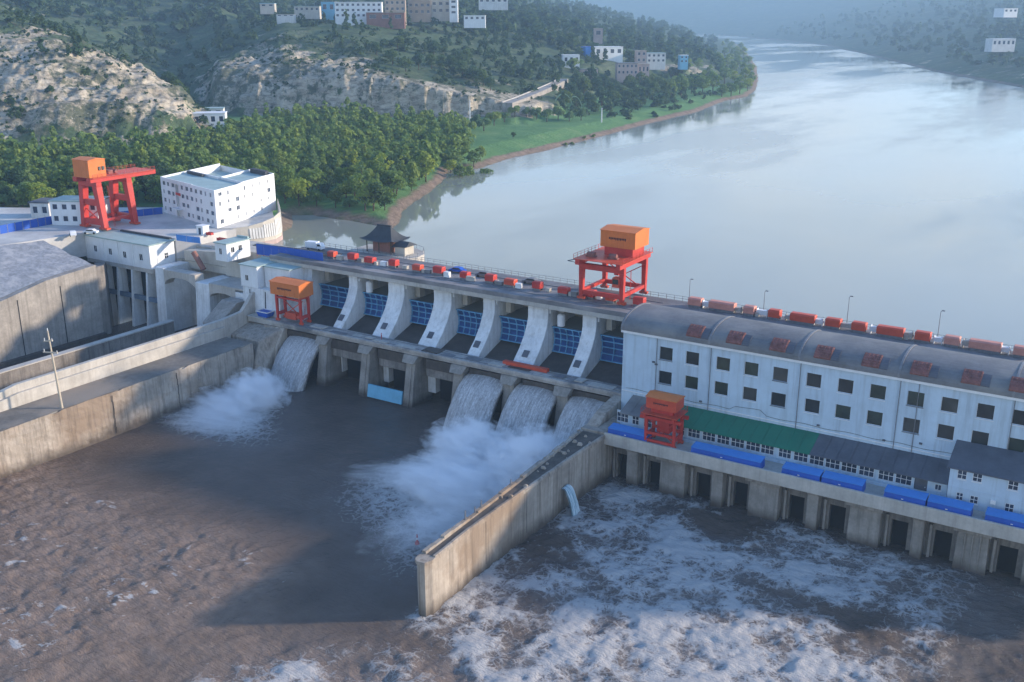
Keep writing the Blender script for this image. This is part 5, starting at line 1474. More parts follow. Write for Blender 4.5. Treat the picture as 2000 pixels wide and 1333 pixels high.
# blue skip on the landing
p = PZ(532, 612, 14.0)
t = thing('blue_skip', 'open blue and white skip beside the orange crane', 'skip', (-191.6 - 2.6, 186.2, 14.0))
b = MB(); b.hexa([(-1.6, -1.1, 0), (1.6, -1.1, 0), (1.6, 1.1, 0), (-1.6, 1.1, 0)], [(-2, -1.4, 1.3), (2, -1.4, 1.3), (2, 1.4, 1.3), (-2, 1.4, 1.3)]); b.build('body', M['blue'], t)
b = MB()
for s in (-1, 1): b.box(-2.1, 2.1, s * 1.4 - .1, s * 1.4 + .1, 1.31, 1.5); b.box(s * 2 - .1, s * 2 + .1, -1.29, 1.29, 1.31, 1.5)
b.build('rim', M['trim'], t)

# ================================================================== gantry cranes
def crane(name, label, x0, y0, W, D, z0, zt, house, leg=.95, splay=0.0, paint='red', hpaint='orange', ties=(.12, .5), over=(0, 0), oy=(0, 0), gird=1.3, marks=True, tilt=0):
    """legs at the corners of W x D (x across, y along); zt = top of the legs above the base"""
    t = wthing(name, label, 'gantry crane', (x0 + W / 2, y0 + D / 2, z0))
    R = M[paint]
    for sx in (0, 1):
        for sy in (0, 1):
            xx, yy = x0 + W * sx, y0 + D * sy
            s = splay * (1 if sx == 0 else -1)
            b = MB(); l2 = leg / 2
            b.hexa([(xx - l2 * .8 , yy - l2 * .8, z0 + .7), (xx + l2 * .8, yy - l2 * .8, z0 + .7), (xx + l2 * .8, yy + l2 * .8, z0 + .7), (xx - l2 * .8, yy + l2 * .8, z0 + .7)],
                   [(xx + s - l2, yy - l2, z0 + zt), (xx + s + l2, yy - l2, z0 + zt), (xx + s + l2, yy + l2, z0 + zt), (xx + s - l2, yy + l2, z0 + zt)])
            lg = b.build('leg', R, t, bevel=.05)
            b = MB(); b.box(xx - l2 * 1.7, xx + l2 * 1.7, yy - l2 * .75, yy + l2 * .75, z0 + .16, z0 + .69)
            for q in (-1, 1): b.cyl((xx + q * l2, yy - l2 * .5, z0 + .22), (xx + q * l2, yy + l2 * .5, z0 + .22), .21, n=10)
            b.build('bogie', M['redor'], lg, off=OFF[t.name])
    xa, xb = x0 + splay, x0 + W - splay
    for sy in (0, 1):
        yy = y0 + D * sy
        b = MB(); b.box(xa - leg / 2 - over[0], xb + leg / 2 + over[1], yy - leg * .45, yy + leg * .45, z0 + zt, z0 + zt + gird)
        b.build('cross_girder', R, t, bevel=.04)
        for q in ties:
            s = splay * q
            b = MB(); b.box(x0 + s + leg * .4, x0 + W - s - leg * .4, yy - leg * .3, yy + leg * .3, z0 + zt * q, z0 + zt * q + leg * .85)
            b.build('tie_beam', R, t)
    for xx in (xa, xb):
        b = MB(); b.box(xx - leg * .45, xx + leg * .45, y0 - leg * .451 - oy[0], y0 + D + leg * .451 + oy[1], z0 + zt + gird + .002, z0 + zt + gird * 1.9)
        b.build('main_girder', R, t, bevel=.04)
        b = MB(); b.box(xx - leg * .3, xx + leg * .3, y0 + leg * .4, y0 + D - leg * .4, z0 + zt * .1 + .9, z0 + zt * .1 + 1.7)
        b.build('sill_beam', R, t)
    zz = z0 + zt + gird * 1.9
    b = MB(); b.box(xa - leg / 2 - .5, xb + leg / 2 + .5, y0 - oy[0] - .4, y0 + D + oy[1] + .4, zz + .002, zz + .14)
    b.build('platform', M['redor'], t)
    b = MB()
    ya, yb = y0 - oy[0] - .3, y0 + D + oy[1] + .3
    nn = max(3, int((yb - ya) / 1.6))
    for xx in (xa - leg / 2 - .42, xb + leg / 2 + .42):
        for i in range(nn + 1):
            y = ya + (yb - ya) * i / nn; b.box(xx - .035, xx + .035, y - .035, y + .035, zz + .14, zz + 1.2)
        for h in (.65, 1.15): b.box(xx - .03, xx + .03, ya, yb, zz + h, zz + h + .05)
    b.build('railing', M['red'], t)
    hx0, hx1, hy0, hy1, hz, hh = house
    hx0 += x0; hx1 += x0; hy0 += y0; hy1 += y0; hb = zz + .15 + hz
    if hz > .3:
        b = MB(); b.box(hx0 + .8, hx1 - .8, hy0 + .6, hy1 - .6, zz + .15, hb - .002); b.build('trolley_frame', M['red'], t)
    b = MB(); b.box(hx0, hx1, hy0, hy1, hb, hb + hh)
    for i in range(1, 6):
        x = hx0 + (hx1 - hx0) * i / 6; b.box(x - .03, x + .03, hy0 - .04, hy0 - .002, hb + .05, hb + hh - .05)
    h_ = b.build('machine_house', M[hpaint], t)
    b = MB(); ym = (hy0 + hy1) / 2
    b.prism([(hy0 - .18, hb + hh + .003), (hy0 - .18, hb + hh + .1), (ym, hb + hh + .6), (hy1 + .18, hb + hh + .1), (hy1 + .18, hb + hh + .003)], hx0 - .18, hx1 + .18, 'x')
    b.build('roof', M['orange'], h_, off=OFF[t.name])
    if marks:
        b = MB(); n = 11; w = (hx1 - hx0) * .5 / n; r = random.Random(len(label))
        for i in range(n):
            x = hx0 + (hx1 - hx0) * .25 + w * i
            b.box(x, x + w * .72, hy0 - .07, hy0 - .045, hb + hh * .50, hb + hh * .62)
            if r.random() < .6: b.box(x + w * .2, x + w * .5, hy0 - .07, hy0 - .045, hb + hh * .44, hb + hh * .495)
        b.build('lettering', M['marks'], h_, off=OFF[t.name])
    b = MB(); yl = y0 + D * .2; xl = x0 + W + leg * .55
    for s in (-.22, .22): b.cyl((xl, yl + s + .6, z0 + .8), (xl - splay, yl + s + .6, z0 + zt), .04, n=5)
    for i in range(int(zt / .45)): b.box(xl - splay * i * .45 / zt - .03, xl - splay * i * .45 / zt + .03, yl + .38, yl + .82, z0 + .8 + .45 * i, z0 + .84 + .45 * i)
    b.build('ladder', M['red'], t)
    return t, zz
# on the road bridge
tB, zz = crane('gantry_crane', 'tall red gantry crane with a big orange machine house standing on the dam road', -107.2, 200.3, 10.2, 11.5, ROADZ + .12, 7.2, (2.2, 10.9, 4.4, 11.6, 2.0, 3.7), 1.15, 0, ties=(.18,), oy=(2.0, 1.4), gird=1.3)
# hook and cab
xh, yh = -101.5, 206.0
b = MB(); b.cyl((xh, yh, ROADZ + 6.2), (xh, yh, zz), .06, n=5); b.cyl((xh + .5, yh, ROADZ + 6.2), (xh + .5, yh, zz), .06, n=5); b.box(xh - .3, xh + .8, yh - .3, yh + .3, ROADZ + 5.3, ROADZ + 6.2)
b.build('hook_block', M['red'], tB)
b = MB(); b.box(-99.0, -97.4, 199.2, 201.0, ROADZ + 4.2, ROADZ + 6.4); cb = b.build('operator_cab', M['redor'], tB)
MB().box(-98.9, -97.5, 199.12, 199.19, ROADZ + 5.0, ROADZ + 6.1).build('cab_window', M['glass'], cb, off=OFF[tB.name])
for x, y in ((-105.6, 201.6), (-100.4, 202.2)):
    b = MB(); b.cyl((x - .9, y, zz + .75), (x + .9, y, zz + .75), .55, n=14); b.box(x - 1.2, x + 1.2, y - .5, y + .5, zz + .15, zz + .45); b.build('hoist_drum', M['roof_rust'], tB)
for y in (201.0, 204.5):
    b = MB(); b.bar((-108.4, y, zz - .5), (-111.2, y - .3, zz - 1.3), .18); b.bar((-108.4, y, zz - 1.6), (-111.2, y - .3, zz - 1.3), .12); b.build('outrigger', M['roof_dark'], tB)
b = MB(); b.bar((-106.7, 211.6, ROADZ + 1.6), (-97.6, 211.6, ROADZ + 6.8), .2); b.bar((-97.6, 211.5, ROADZ + 1.6), (-106.7, 211.5, ROADZ + 6.8), .2); b.build('cross_bracing', M['red'], tB)
# on the plaza
tA, zz = crane('gantry_crane', 'red gantry crane on splayed legs with an orange cabin on the plaza', -281.0, 196.6, 9.6, 11.0, 27.06, 13.2, (1.0, 8.4, -2.4, 3.6, .0, 5.2), 2.1, 1.5, ties=(.10, .55), oy=(1.8, 9.5), gird=1.4, marks=False)
for y in (197.6, 198.9):
    b = MB(); b.box(-272.75 + .15, -272.45 + .15, y, y + .7, zz + 2.2, zz + 3.3); b.build('cabin_window', M['glass'], tA)
b = MB(); b.box(-277.5, -275.2, 203, 204.6, zz + .15, zz + 1.3); b.cyl((-277.8, 205.6, zz + .8), (-274.8, 205.6, zz + .8), .6, n=14); b.bar((-276.3, 204.5, zz + .3), (-276.3, 205.7, zz + .3), .5); b.build('hoist_drum', M['roof_rust'], tA)
b = MB(); b.bar((-280.6, 196.5, 29), (-272.2, 196.5, 33.6), .25); b.bar((-272.4, 196.6, 29), (-280.4, 196.6, 33.6), .25); b.build('cross_bracing', M['red'], tA)
# on the lower deck
tC, zz = crane('gantry_crane', 'small gantry crane with a boxy orange house on the lower deck of the dam', -188.7, 185.2, 8.2, 2.9, DECKZ + .13, 6.2, (-.9, 9.2, -1.2, 4.0, .1, 3.3), .7, 0, ties=(), gird=.5)
b = MB()
b.box(-186.5, -183, 185.8, 187.4, DECKZ + .9, DECKZ + 2.6); b.cyl((-182.9, 186.6, DECKZ + 1.6), (-181.4, 186.6, DECKZ + 1.6), .6, n=12)
b.bar((-188.3, 186.6, DECKZ + 1), (-181, 186.6, DECKZ + 6), .2); b.bar((-181, 186.7, DECKZ + 1), (-188.3, 186.7, DECKZ + 6), .2)
b.build('winch', M['redor'], tC)
# on the tailrace deck
tD, zz = crane('gantry_crane', 'squat red gantry crane with an orange hood on the tailrace deck', -76.6, 170.9, 5.9, 3.6, 10.02, 5.3, (-.1, 6.1, -.3, 3.6, .9, 2.2), .62, 0, 'red', 'redor', ties=(.12, .42), over=(1.0, 1.0), oy=(.8, .4), gird=.7)
b = MB()
b.box(-74.9, -72.4, 172.2, 174, 12.4, 14.6); b.bar((-76.3, 171.4, 11), (-71, 171.4, 15), .16); b.bar((-71, 171.5, 11), (-76.3, 171.5, 15), .16)
b.build('winch', M['red'], tD)

# ================================================================== hoist boxes along the crest road
def hoist(u, v, w, d, h, col, label, grp, y=None, z=ROADZ):
    p = PZ(u, v, z)
    x, y = (p.x, p.y if y is None else y)
    t = wthing('hoist_box', label, 'hoist housing', (x, y, z), grp)
    b = MB(); b.box(x - w / 2, x + w / 2, y - d / 2, y + d / 2, z + .55, z + h)
    b.hexa([(x - w / 2 - .08, y - d / 2 - .08, z + h + .003), (x + w / 2 + .08, y - d / 2 - .08, z + h + .003), (x + w / 2 + .08, y + d / 2 + .08, z + h + .003), (x - w / 2 - .08, y + d / 2 + .08, z + h + .003)],
           [(x - w / 2 + .1, y - d / 2 + .35, z + h + .28), (x + w / 2 - .1, y - d / 2 + .35, z + h + .28), (x + w / 2 - .1, y + d / 2 - .35, z + h + .28), (x - w / 2 + .1, y + d / 2 - .35, z + h + .28)])
    for q in range(1, max(2, int(w / .9))):
        xx = x - w / 2 + w * q / max(2, int(w / .9)); b.box(xx - .03, xx + .03, y - d / 2 - .04, y - d / 2 - .002, z + .6, z + h - .05)
    b.build('housing', M[col], t)
    b = MB()
    for sy in (-1, 1): b.box(x - w / 2 + .1, x + w / 2 - .1, y + sy * (d / 2 - .25) - .12, y + sy * (d / 2 - .25) + .12, z, z + .548)
    b.box(x - .15, x + .15, y - d / 2 + .37, y + d / 2 - .37, z + .1, z + .45)
    b.build('skid', M['steel'], t)
    if int(u + v) % 2 == 0:
        b = MB(); b.box(x + w / 2 + .1, x + w / 2 + .9, y - .4, y + .4, z, z + .9); b.build('motor', M['concrete_pale'], t)
    return t
LB = ['red hoist box nearest the blue hoarding', 'red hoist box in front of the pavilion steps', 'red hoist box below the pavilion roof', 'red hoist box beside the pavilion platform', 'red hoist box just past the pavilion platform',
      'red hoist box with a small white cabin on it', 'red hoist box over the middle of the spillway', 'red hoist box just right of the spillway middle', 'red hoist box fourth from the big crane',
      'dark red hoist box three places from the big crane', 'dark red hoist box two places from the big crane', 'rounded red hoist box right beside the big crane leg', 'red hoist box under the big gantry crane', 'red hoist box behind the crane leg at the vault end']
for i, (u, v) in enumerate([(645, 506), (683, 512), (718, 518), (762, 525), (808, 534), (848, 540), (900, 549), (947, 557), (987, 564), (1036, 573), (1091, 581), (1141, 588), (1183, 596), (1240, 603)]):
    hoist(u, v, 2.15 + .3 * (i % 3), 1.8, 1.65 + .2 * (i % 2), 'red' if i % 4 else 'redor', LB[i] + ', on the road', 'red hoist boxes on the spillway road', y=201.6 + (i % 2) * .5)
p = PZ(848, 536, ROADZ)
L2 = [(1358, 3.6, 'red_pale', 'faded pink hoist box, first one over the vaulted roof'), (1410, 6.9, 'red_pale', 'long faded pink hoist box behind the vaulted roof'), (1463, 2.8, 'red_pale', 'short faded pink hoist box behind the vault'),
      (1512, 2.9, 'redor', 'short red hoist box left of the long red one over the vault'), (1567, 6.2, 'redor', 'long bright red hoist box left of the lamp post'), (1626, 3.6, 'redor', 'short red hoist box left of the lamp post'),
      (1676, 3.3, 'redor', 'short red hoist box right of the lamp post'), (1737, 6.2, 'redor', 'long red hoist box in the middle right of the crest'), (1800, 3.4, 'redor', 'short orange red hoist box before the mast'),
      (1857, 3.3, 'red_pale', 'short pale pink hoist box after the mast'), (1921, 6.8, 'red_pale', 'long pale pink hoist box near the right edge'), (1995, 4, 'red_pale', 'pale pink hoist box cut by the right edge')]
for u, w, col, lab in L2:
    v = 606 + (u - 1345) * .1593 + 1
    p = PY(u, v, 208)
    hoist(u, v, w * .84, 2.0, 1.85, col, lab, 'hoist boxes behind the powerhouse roof', y=208.3)
    tgt = None
# move the row onto the road line at y 208.3
for o in bpy.data.objects:
    if o.get('group') == 'hoist boxes behind the powerhouse roof':
        u = [q for q in L2 if q[3] == o['label']][0][0]
        o.location.x = PY(u, 608 + (u - 1345) * .1593, 208.3).x

r = random.Random(12)
for i, u in enumerate([663, 700, 742, 785, 830, 872, 918, 965, 1010, 1060, 1115, 1160]):
    p = PZ(u, 506 + (u - 645) * .1655 + r.uniform(-1.5, 1.5), ROADZ); w = r.uniform(.5, 1.1); h = r.uniform(.8, 1.6)
    t = thing('control_cabinet', 'small grey control cabinet between the red hoist boxes on the spillway road', 'cabinet', (p.x, 201.2 + r.uniform(-.6, 1.2), ROADZ), 0, 'grey control cabinets between the hoist boxes')
    MB().box(-w, w, -.5, .5, .12, h).build('housing', M[['concrete_pale', 'steel', 'trim'][i % 3]], t); MB().box(-w + .05, w - .05, -.45, .45, 0, .118).build('plinth', M['roof_dark'], t)
for i, u in enumerate([1384, 1440, 1488, 1540, 1597, 1650, 1705, 1770, 1830, 1888, 1960]):
    x = PY(u, 608 + (u - 1345) * .1593, 208.6).x; w = r.uniform(.6, 1.4); h = r.uniform(1.2, 2.0)
    t = thing('winch_frame', 'pale winch frame between the long hoist boxes behind the vaulted roof', 'winch frame', (x, 208.6, ROADZ), 0, 'pale winch frames behind the powerhouse roof')
    b = MB()
    for sx in (-1, 1): b.box(sx * w - .07, sx * w + .07, -.5, .5, 0, h)
    b.box(-w + .07, w - .07, -.45, .45, h * .3, h * .85); b.cyl((-w - .3, 0, h * .55), (w + .3, 0, h * .55), .22, n=8)
    b.build('frame', M[['trim', 'concrete_pale'][i % 2]], t)

def lamp_post(x, y, z, h, label, arm=1.2):
    t = wthing('lamp_post', label, 'lamp post', (x, y, z))
    b = MB(); b.cyl((x, y, z), (x, y, z + h), .09, .05, 8); b.bar((x, y, z + h - .05), (x + arm, y, z + h + .15), .07); b.build('pole', M['steel'], t)
    b = MB(); b.box(x + arm - .1, x + arm + .5, y - .14, y + .14, z + h + .1, z + h + .24); b.build('lamp_head', M['roof_dark'], t)
for u, v, h, lab in [(1490, 622, 5.2, 'thin lamp post rising behind the vault near the pink hoist boxes'), (1652, 650, 6.6, 'thin lamp post between two short red hoist boxes'), (1829, 676, 6.2, 'pale thin mast behind the right part of the vaulted roof'), (1345, 602, 5.5, 'thin dark lamp post just right of the big crane')]:
    p = PY(u, v, 210.2); lamp_post(p.x, 210.2, ROADZ, h, lab, .25)

# ---- vehicles
def car(x, y, z, rz, paint, label, kind='car'):
    t = thing('parked_car' if kind == 'car' else 'parked_truck', label, kind, (x, y, z), rz)
    b = MB()
    if kind == 'car':
        b.prism([(-2.2, .35), (-2.25, .75), (-1.5, .95), (-.7, 1.45), (.9, 1.45), (1.6, .98), (2.2, .85), (2.2, .35)], -.85, .85, 'y'); ln, hw = 1.35, .85
    else:
        b.box(-2.6, .9, -1, 1, .75, 2.4); b.prism([(1.0, .5), (1.0, 2.1), (2.1, 2.1), (2.6, 1.3), (2.6, .5)], -.95, .95, 'y'); b.box(-2.6, 1, -.5, .5, .5, .749); ln, hw = 1.7, .95
    b.build('body', M[paint], t, bevel=.06)
    b = MB()
    if kind == 'car': b.prism([(-1.3, .98), (-.68, 1.38), (.85, 1.38), (1.4, 1.0)], -.87, .87, 'y')
    else: b.prism([(1.2, 1.3), (1.2, 1.9), (2.0, 1.9), (2.35, 1.35)], -.97, .97, 'y')
    b.build('windows', M['glass'], t)
    for sx in (-1, 1):
        for sy in (-1, 1):
            b = MB(); b.cyl((sx * ln, sy * hw - .1, .33), (sx * ln, sy * hw + .1, .33), .33, n=12); b.build('wheel', M['black'], t)
    return t
p = PZ(143, 461, 27.05); car(p.x, p.y, 27.06, 2.6, 'trim', 'white car parked on the pale yard by the gatehouse')
p = PZ(172, 458, 27.05); car(p.x, p.y + 1, 27.06, .5, 'trim', 'second white car parked close to the gatehouse roof')
p = PZ(603, 497, ROADZ); car(p.x - 2, 206.5, 27.06 + .95, .2, 'trim', 'white truck beside the blue hoarding at the dam road', 'truck')
p = PZ(870, 541, ROADZ); car(p.x, 206.2, ROADZ, .1, 'blue', 'small blue and grey car on the dam road past the pavilion')
p = PZ(925, 549, ROADZ); car(p.x, 206, ROADZ, .1, 'steel', 'grey car between hoist boxes over the middle of the spillway')
p = PZ(1012, 565, ROADZ); car(p.x, 206.5, ROADZ, .1, 'steel', 'grey van like car on the road short of the big crane')
p = PZ(1208, 597, ROADZ); 0 and car(-97.8, 197.0, ROADZ, .05, 'trim', 'white and grey car under the big crane beside the vault')

# ---- blue hoardings
def hoarding(pts, h, label, mat='blue', y_thick=.12):
    t = thing('hoarding_fence', label, 'fence', pts[0]); OFF[t.name] = pts[0]
    b = MB(); ps = MB()
    for (a, c) in zip(pts[:-1], pts[1:]):
        A, C_ = Vector(a), Vector(c); ln = (C_ - A).length; n = max(1, int(ln / 2.5)); d = (C_ - A) / n
        for i in range(n):
            q0 = A + d * i; q1 = A + d * (i + .97)
            b.hexa([q0 - Vector((0, .03, 0)), q1 - Vector((0, .03, 0)), q1 + Vector((0, .03, 0)), q0 + Vector((0, .03, 0))], [q0 + Vector((0, -.03, h)), q1 + Vector((0, -.03, h)), q1 + Vector((0, .03, h)), q0 + Vector((0, .03, h))])
            ps.box(q0.x - .06, q0.x + .06, q0.y + .05, q0.y + .17, q0.z, q0.z + h + .1)
    b.build('panel', M[mat], t); ps.build('post', M['steel'], t)
def pz3(u, v, z): return tuple(PZ(u, v, z))
hoarding([pz3(-60, 470, 27.05), pz3(0, 458, 27.05), pz3(60, 446, 27.05), pz3(104, 438, 27.05)], 2.6, 'bright blue hoarding at the edge of the yard below the wood')
hoarding([pz3(206, 430, 27.05), pz3(262, 424, 27.05), pz3(318, 418, 27.05)], 2.2, 'dark blue hoarding between the big crane and the office block')
hoarding([pz3(502, 497, 26.6), pz3(560, 505, 26.8), pz3(632, 516, 27.2)], 3.0, 'long blue hoarding along the start of the dam road')
hoarding([pz3(345, 470, 26.6), pz3(365, 473, 26.6), pz3(392, 476, 26.6)], 1.8, 'short blue hoarding on the headworks roof', 'blue_top')
# covered walkway along the water
t = wthing('covered_walkway', 'long low dark roofed walkway along the water by the blue hoarding', 'walkway', (-205, 214, 26))
a, c = PZ(495, 480, 28.5), PZ(660, 500, 28.5)
dv = (c - a); 
b = MB(); s = Vector((0, 1.6, 0))
b.hexa([a - s * .2, c - s * .2, c + s, a + s], [a - s * .2 + Vector((0, 0, .2)), c - s * .2 + Vector((0, 0, .2)), c + s + Vector((0, 0, .35)), a + s + Vector((0, 0, .35))]); b.build('roof', M['tile'], t)
b = MB()
for i in range(13):
    q = a + dv * (i + .5) / 13; b.box(q.x - .1, q.x + .1, q.y - .1, q.y + .1, 25.6, q.z)
b.build('posts', M['brick'], t)

# ================================================================== pavilion on the pier at the left end
pv = wthing('pavilion', 'small pavilion with an upswept dark tiled roof on the waterside platform', 'pavilion', (-176, 212.5, 28))
plat = wthing('pavilion_platform', 'pale concrete pier with rounded end carrying the pavilion', 'platform', (-176, 215, 15))
b = MB(); poly = [(-187, 211.8), (-166.5, 211.8), (-165.2, 215), (-166, 219), (-168.5, 222), (-172, 223.5), (-187, 221)]
b.prism(poly, 12, 27.9, 'z'); b.build('platform_body', M['concrete_pale'], plat, bevel=.1)
b = MB()
for i in range(6):
    y = 212.6 + 1.2 * i; b.box(-165.6 - .25 * max(0, i - 2), -165.2 - .25 * max(0, i - 2), y, y + .3, 16, 27.3)
b.build('platform_rib', M['concrete'], plat)
b = MB()
ring = poly[1:]
for (x, y) in ring: b.cyl((x, y, 27.9), (x, y, 29), .06, n=6)
for q0, q1 in zip(ring[:-1], ring[1:]): b.bar((*q0, 28.95), (*q1, 28.95), .06)
b.build('railing', M['steel'], plat)
x0, x1, y0, y1 = -181.6, -173.2, 213.6, 219.0
b = MB(); b.box(x0 + 1.3, x1 - 1.2, y0 + 1.0, y1 - .8, 27.9, 31.2); b.build('room', M['brick'], pv)
for (x, y) in [(x0, y0), (x1, y0), (x1, y1), (x0, y1), ((x0 + x1) / 2, y0)]:
    b = MB(); b.cyl((x, y, 27.9), (x, y, 31.5), .15, n=8); b.build('column', M['bark'], pv)
b = MB(); N_ = 8; rows = []
xm0, xm1, ym = x0 + 1.9, x1 - 1.9, (y0 + y1) / 2
def roofring(t_):                              # t 0 eave .. 1 ridge
    z = 31.3 + 3.6 * t_ ** 1.6
    e = 1.5 * (1 - t_)
    xa, xb = x0 - e + (xm0 - x0) * t_, x1 + e - (x1 - xm1) * t_
    ya, yb = y0 - e + (ym - .15 - y0) * t_, y1 + e - (y1 - ym - .15) * t_
    lift = .55 * (1 - t_) ** 3
    ring = []
    for (pa, pb) in (((xa, ya), (xb, ya)), ((xb, ya), (xb, yb)), ((xb, yb), (xa, yb)), ((xa, yb), (xa, ya))):
        for i in range(6):
            s = i / 6; ring.append((pa[0] + (pb[0] - pa[0]) * s, pa[1] + (pb[1] - pa[1]) * s, z + lift * abs(2 * s - 1) ** 3))
    ring.append(ring[0])
    return ring
b.grid([roofring(i / N_) for i in range(N_ + 1)])
b.box(xm0 - .1, xm1 + .1, ym - .22, ym + .22, 34.85, 35.25)
b.grid([[(p[0], p[1], p[2] - .18) for p in reversed(roofring(i / N_ * .3))] for i in range(2)])
b.build('roof', M['tile'], pv)
# lower wing roof to the right
b = MB(); b.hexa([(x1 + .6, y0 - .6, 30.2), (x1 + 5.2, y0 + .2, 30.4), (x1 + 5.2, y1 - .4, 30.4), (x1 + .6, y1 + .2, 30.2)], [(x1 + .6, y0 + 2.2, 31.5), (x1 + 4.6, y0 + 2.2, 31.4), (x1 + 4.6, y0 + 2.8, 31.4), (x1 + .6, y0 + 2.8, 31.5)]); b.build('wing_roof', M['tile'], pv)
b = MB(); b.box(x1 + 1.0, x1 + 4.4, y0 + .4, y1 - 1, 27.9, 30.19); b.build('wing_room', M['beige'], pv)

# ================================================================== utility pole, buoy, people
up_ = wthing('utility_pole', 'pale leaning utility pole with two crossarms on the training wall berm', 'pole', (-189.9, 121.7, 10.1))
b = MB(); b.cyl((-189.9, 121.7, 9.9), (-190.7, 121.4, 27.4), .30, .15, 10); b.build('pole', M['wood'], up_)
b = MB()
for z, w in ((25.1, 2.2), (22.6, 3.7)):
    x = -189.9 - .8 * (z - 10) / 17.4
    b.bar((x - w * .6, 121.3 - .25, z - .2), (x + w * .75, 121.3 - .25, z + .5), .26)
b.build('crossarm', M['wood'], up_)
b = MB()
for z, w in ((25.1, 2.2), (22.6, 3.7)):
    x = -189.9 - .8 * (z - 10) / 17.4
    for q in (-.5, .7): b.cyl((x + w * q, 121.05, z + .05 + q * .3), (x + w * q, 121.05, z + .75 + q * .3), .09, .06, 7)
b.cyl((-190.7, 121.4, 27.4), (-190.7, 121.4, 27.9), .1, .07, 7)
b.build('insulator', M['trim'], up_)

p = PZ(815, 1063, 0)
by = thing('marker_buoy', 'small red and white marker buoy floating beside the end of the dividing wall', 'buoy', (p.x, p.y, 0))
b = MB(); b.cyl((0, 0, -.3), (0, 0, .45), .45, .38, 12); b.cyl((0, 0, .451), (0, 0, 2.0), .2, .07, 8); b.build('float', M['red'], by)
b = MB(); b.cyl((0, 0, .9), (0, 0, 1.3), .19, .16, 8); b.sphere((0, 0, 2.15), .16); b.build('band', M['trim'], by)

def person(x, y, z, rz, coat, label):
    t = thing('person', label, 'person', (x, y, z), rz)
    J = [(0, 0, .95, .15), (0, 0, 1.2, .16), (0, 0, 1.42, .16), (0, .01, 1.53, .07), (0, .01, 1.66, .105), (0, .0, 1.74, .08),
         (.1, 0, .9, .095), (.11, .03, .5, .07), (.12, 0, .08, .045), (.12, .14, .04, .04), (-.1, 0, .9, .095), (-.11, .06, .5, .07), (-.13, .08, .08, .045), (-.13, .22, .04, .04),
         (.2, 0, 1.4, .065), (.27, -.02, 1.13, .05), (.28, .06, .88, .04), (.28, .09, .78, .04), (-.2, 0, 1.4, .065), (-.27, .02, 1.13, .05), (-.27, .12, .9, .04), (-.27, .15, .8, .04)]
    E = [(0, 1), (1, 2), (2, 3), (3, 4), (4, 5), (0, 6), (6, 7), (7, 8), (8, 9), (0, 10), (10, 11), (11, 12), (12, 13), (2, 14), (14, 15), (15, 16), (16, 17), (2, 18), (18, 19), (19, 20), (20, 21)]
    me = bpy.data.meshes.new('body'); me.from_pydata([q[:3] for q in J], E, []); 
    o = bpy.data.objects.new('body', me); COL.objects.link(o); o.parent = t
    md = o.modifiers.new('skin', 'SKIN'); o.modifiers.new('sub', 'SUBSURF').render_levels = 1
    for i, q in enumerate(J):
        sv = me.skin_vertices[0].data[i]; sv.radius = (q[3], q[3] * .9); sv.use_root = (i == 0)
    me.materials.append(M[coat])
    b = MB(); b.sphere((0, .015, 1.71), .125, 10, 6); b.build('head', M['skin'], t)
    b = MB(); b.sphere((0, 0, 1.76), .13, 10, 6, .8); b.build('helmet', M[coat], t)
    return t
p = PZ(758, 660, DECKZ); person(p.x, 186.4, DECKZ + .02, 2.4, 'red', 'person in red clothing standing on the lower deck below the dam piers')
p = PZ(388, 515, 25.6)
# red pallet of beams lying on the deck
p0, p1 = PZ(992, 707, DECKZ), PZ(1076, 722, DECKZ)
t = thing('steel_beam', 'long rusty red steel beam lying on the lower deck', 'beam', (p0.x, 187.4, DECKZ + .04))
b = MB(); ln = p1.x - p0.x + .6
b.box(0, ln, -.55, -.45, .02, .75); b.box(0, ln, .45, .55, .02, .75); b.box(0, ln, -.6, .6, .751, .85)
for i in range(5): b.box(ln * i / 4 * .97, ln * i / 4 * .97 + .15, -.44, .44, .05, .7)
b.build('beam_body', M['redor'], t)
# ================================================================== white office block on its bastion
OA, OB = Vector((-243.9, 216.5, 27.06)), Vector((-280.3, 226.3, 27.06))
ow, od = (OA - OB).length, 30.2
SK = -.536
class SB(MB):
    def build(self, *a, **k):
        self.v = [(x + SK * y if y > 0 else x, y, z) for x, y, z in self.v]
        return super().build(*a, **k)
R_D = od * sqrt(1 + SK * SK)
off_ = thing('office_building', 'white four-storey office building with stepped flat roofs above the curved waterside wall', 'building', OB, atan2(OA.y - OB.y, OA.x - OB.x))
def inset(T, ops, parent, pm='glass_blue', nv=2, nh=1):
    for q in ops: window(T, q, parent, M['trim'], M[pm], nv, nh, .16, .09, False)
r = random.Random(4)
fo = []
for fl in range(4):
    z = .9 + 2.8 * fl
    for i in range(11):
        x = 1.4 + 3.3 * i
        if i in (3,) or r.random() < .12 or (fl == 0 and i in (2, 4)): continue
        w = r.choice([.5, .8, 1.0])
        fo.append((x, x + 2 * w, z, z + 1.45))
recess = (10.6, 13.2, 3.2, 10.6); entr = (10.2, 14.8, .02, 2.7)
fo = [q for q in fo if not (q[1] > 10 and q[0] < 15 and (q[2] < 3 or q[0] < 13.4))]
ro = []
for fl in range(4):
    z = .9 + 2.8 * fl
    for i in range(7):
        x = 2.0 + 4.6 * i
        if r.random() < .3: continue
        w = r.choice([.35, .5, .9]); ro.append((x, x + 2 * w, z + r.choice([0, .3]), z + 1.5))
b = SB()
T = facade(b, (0, 0, 0), (1, 0, 0), (0, -1, 0), ow, 11.2, fo + [recess, entr], 1.0)

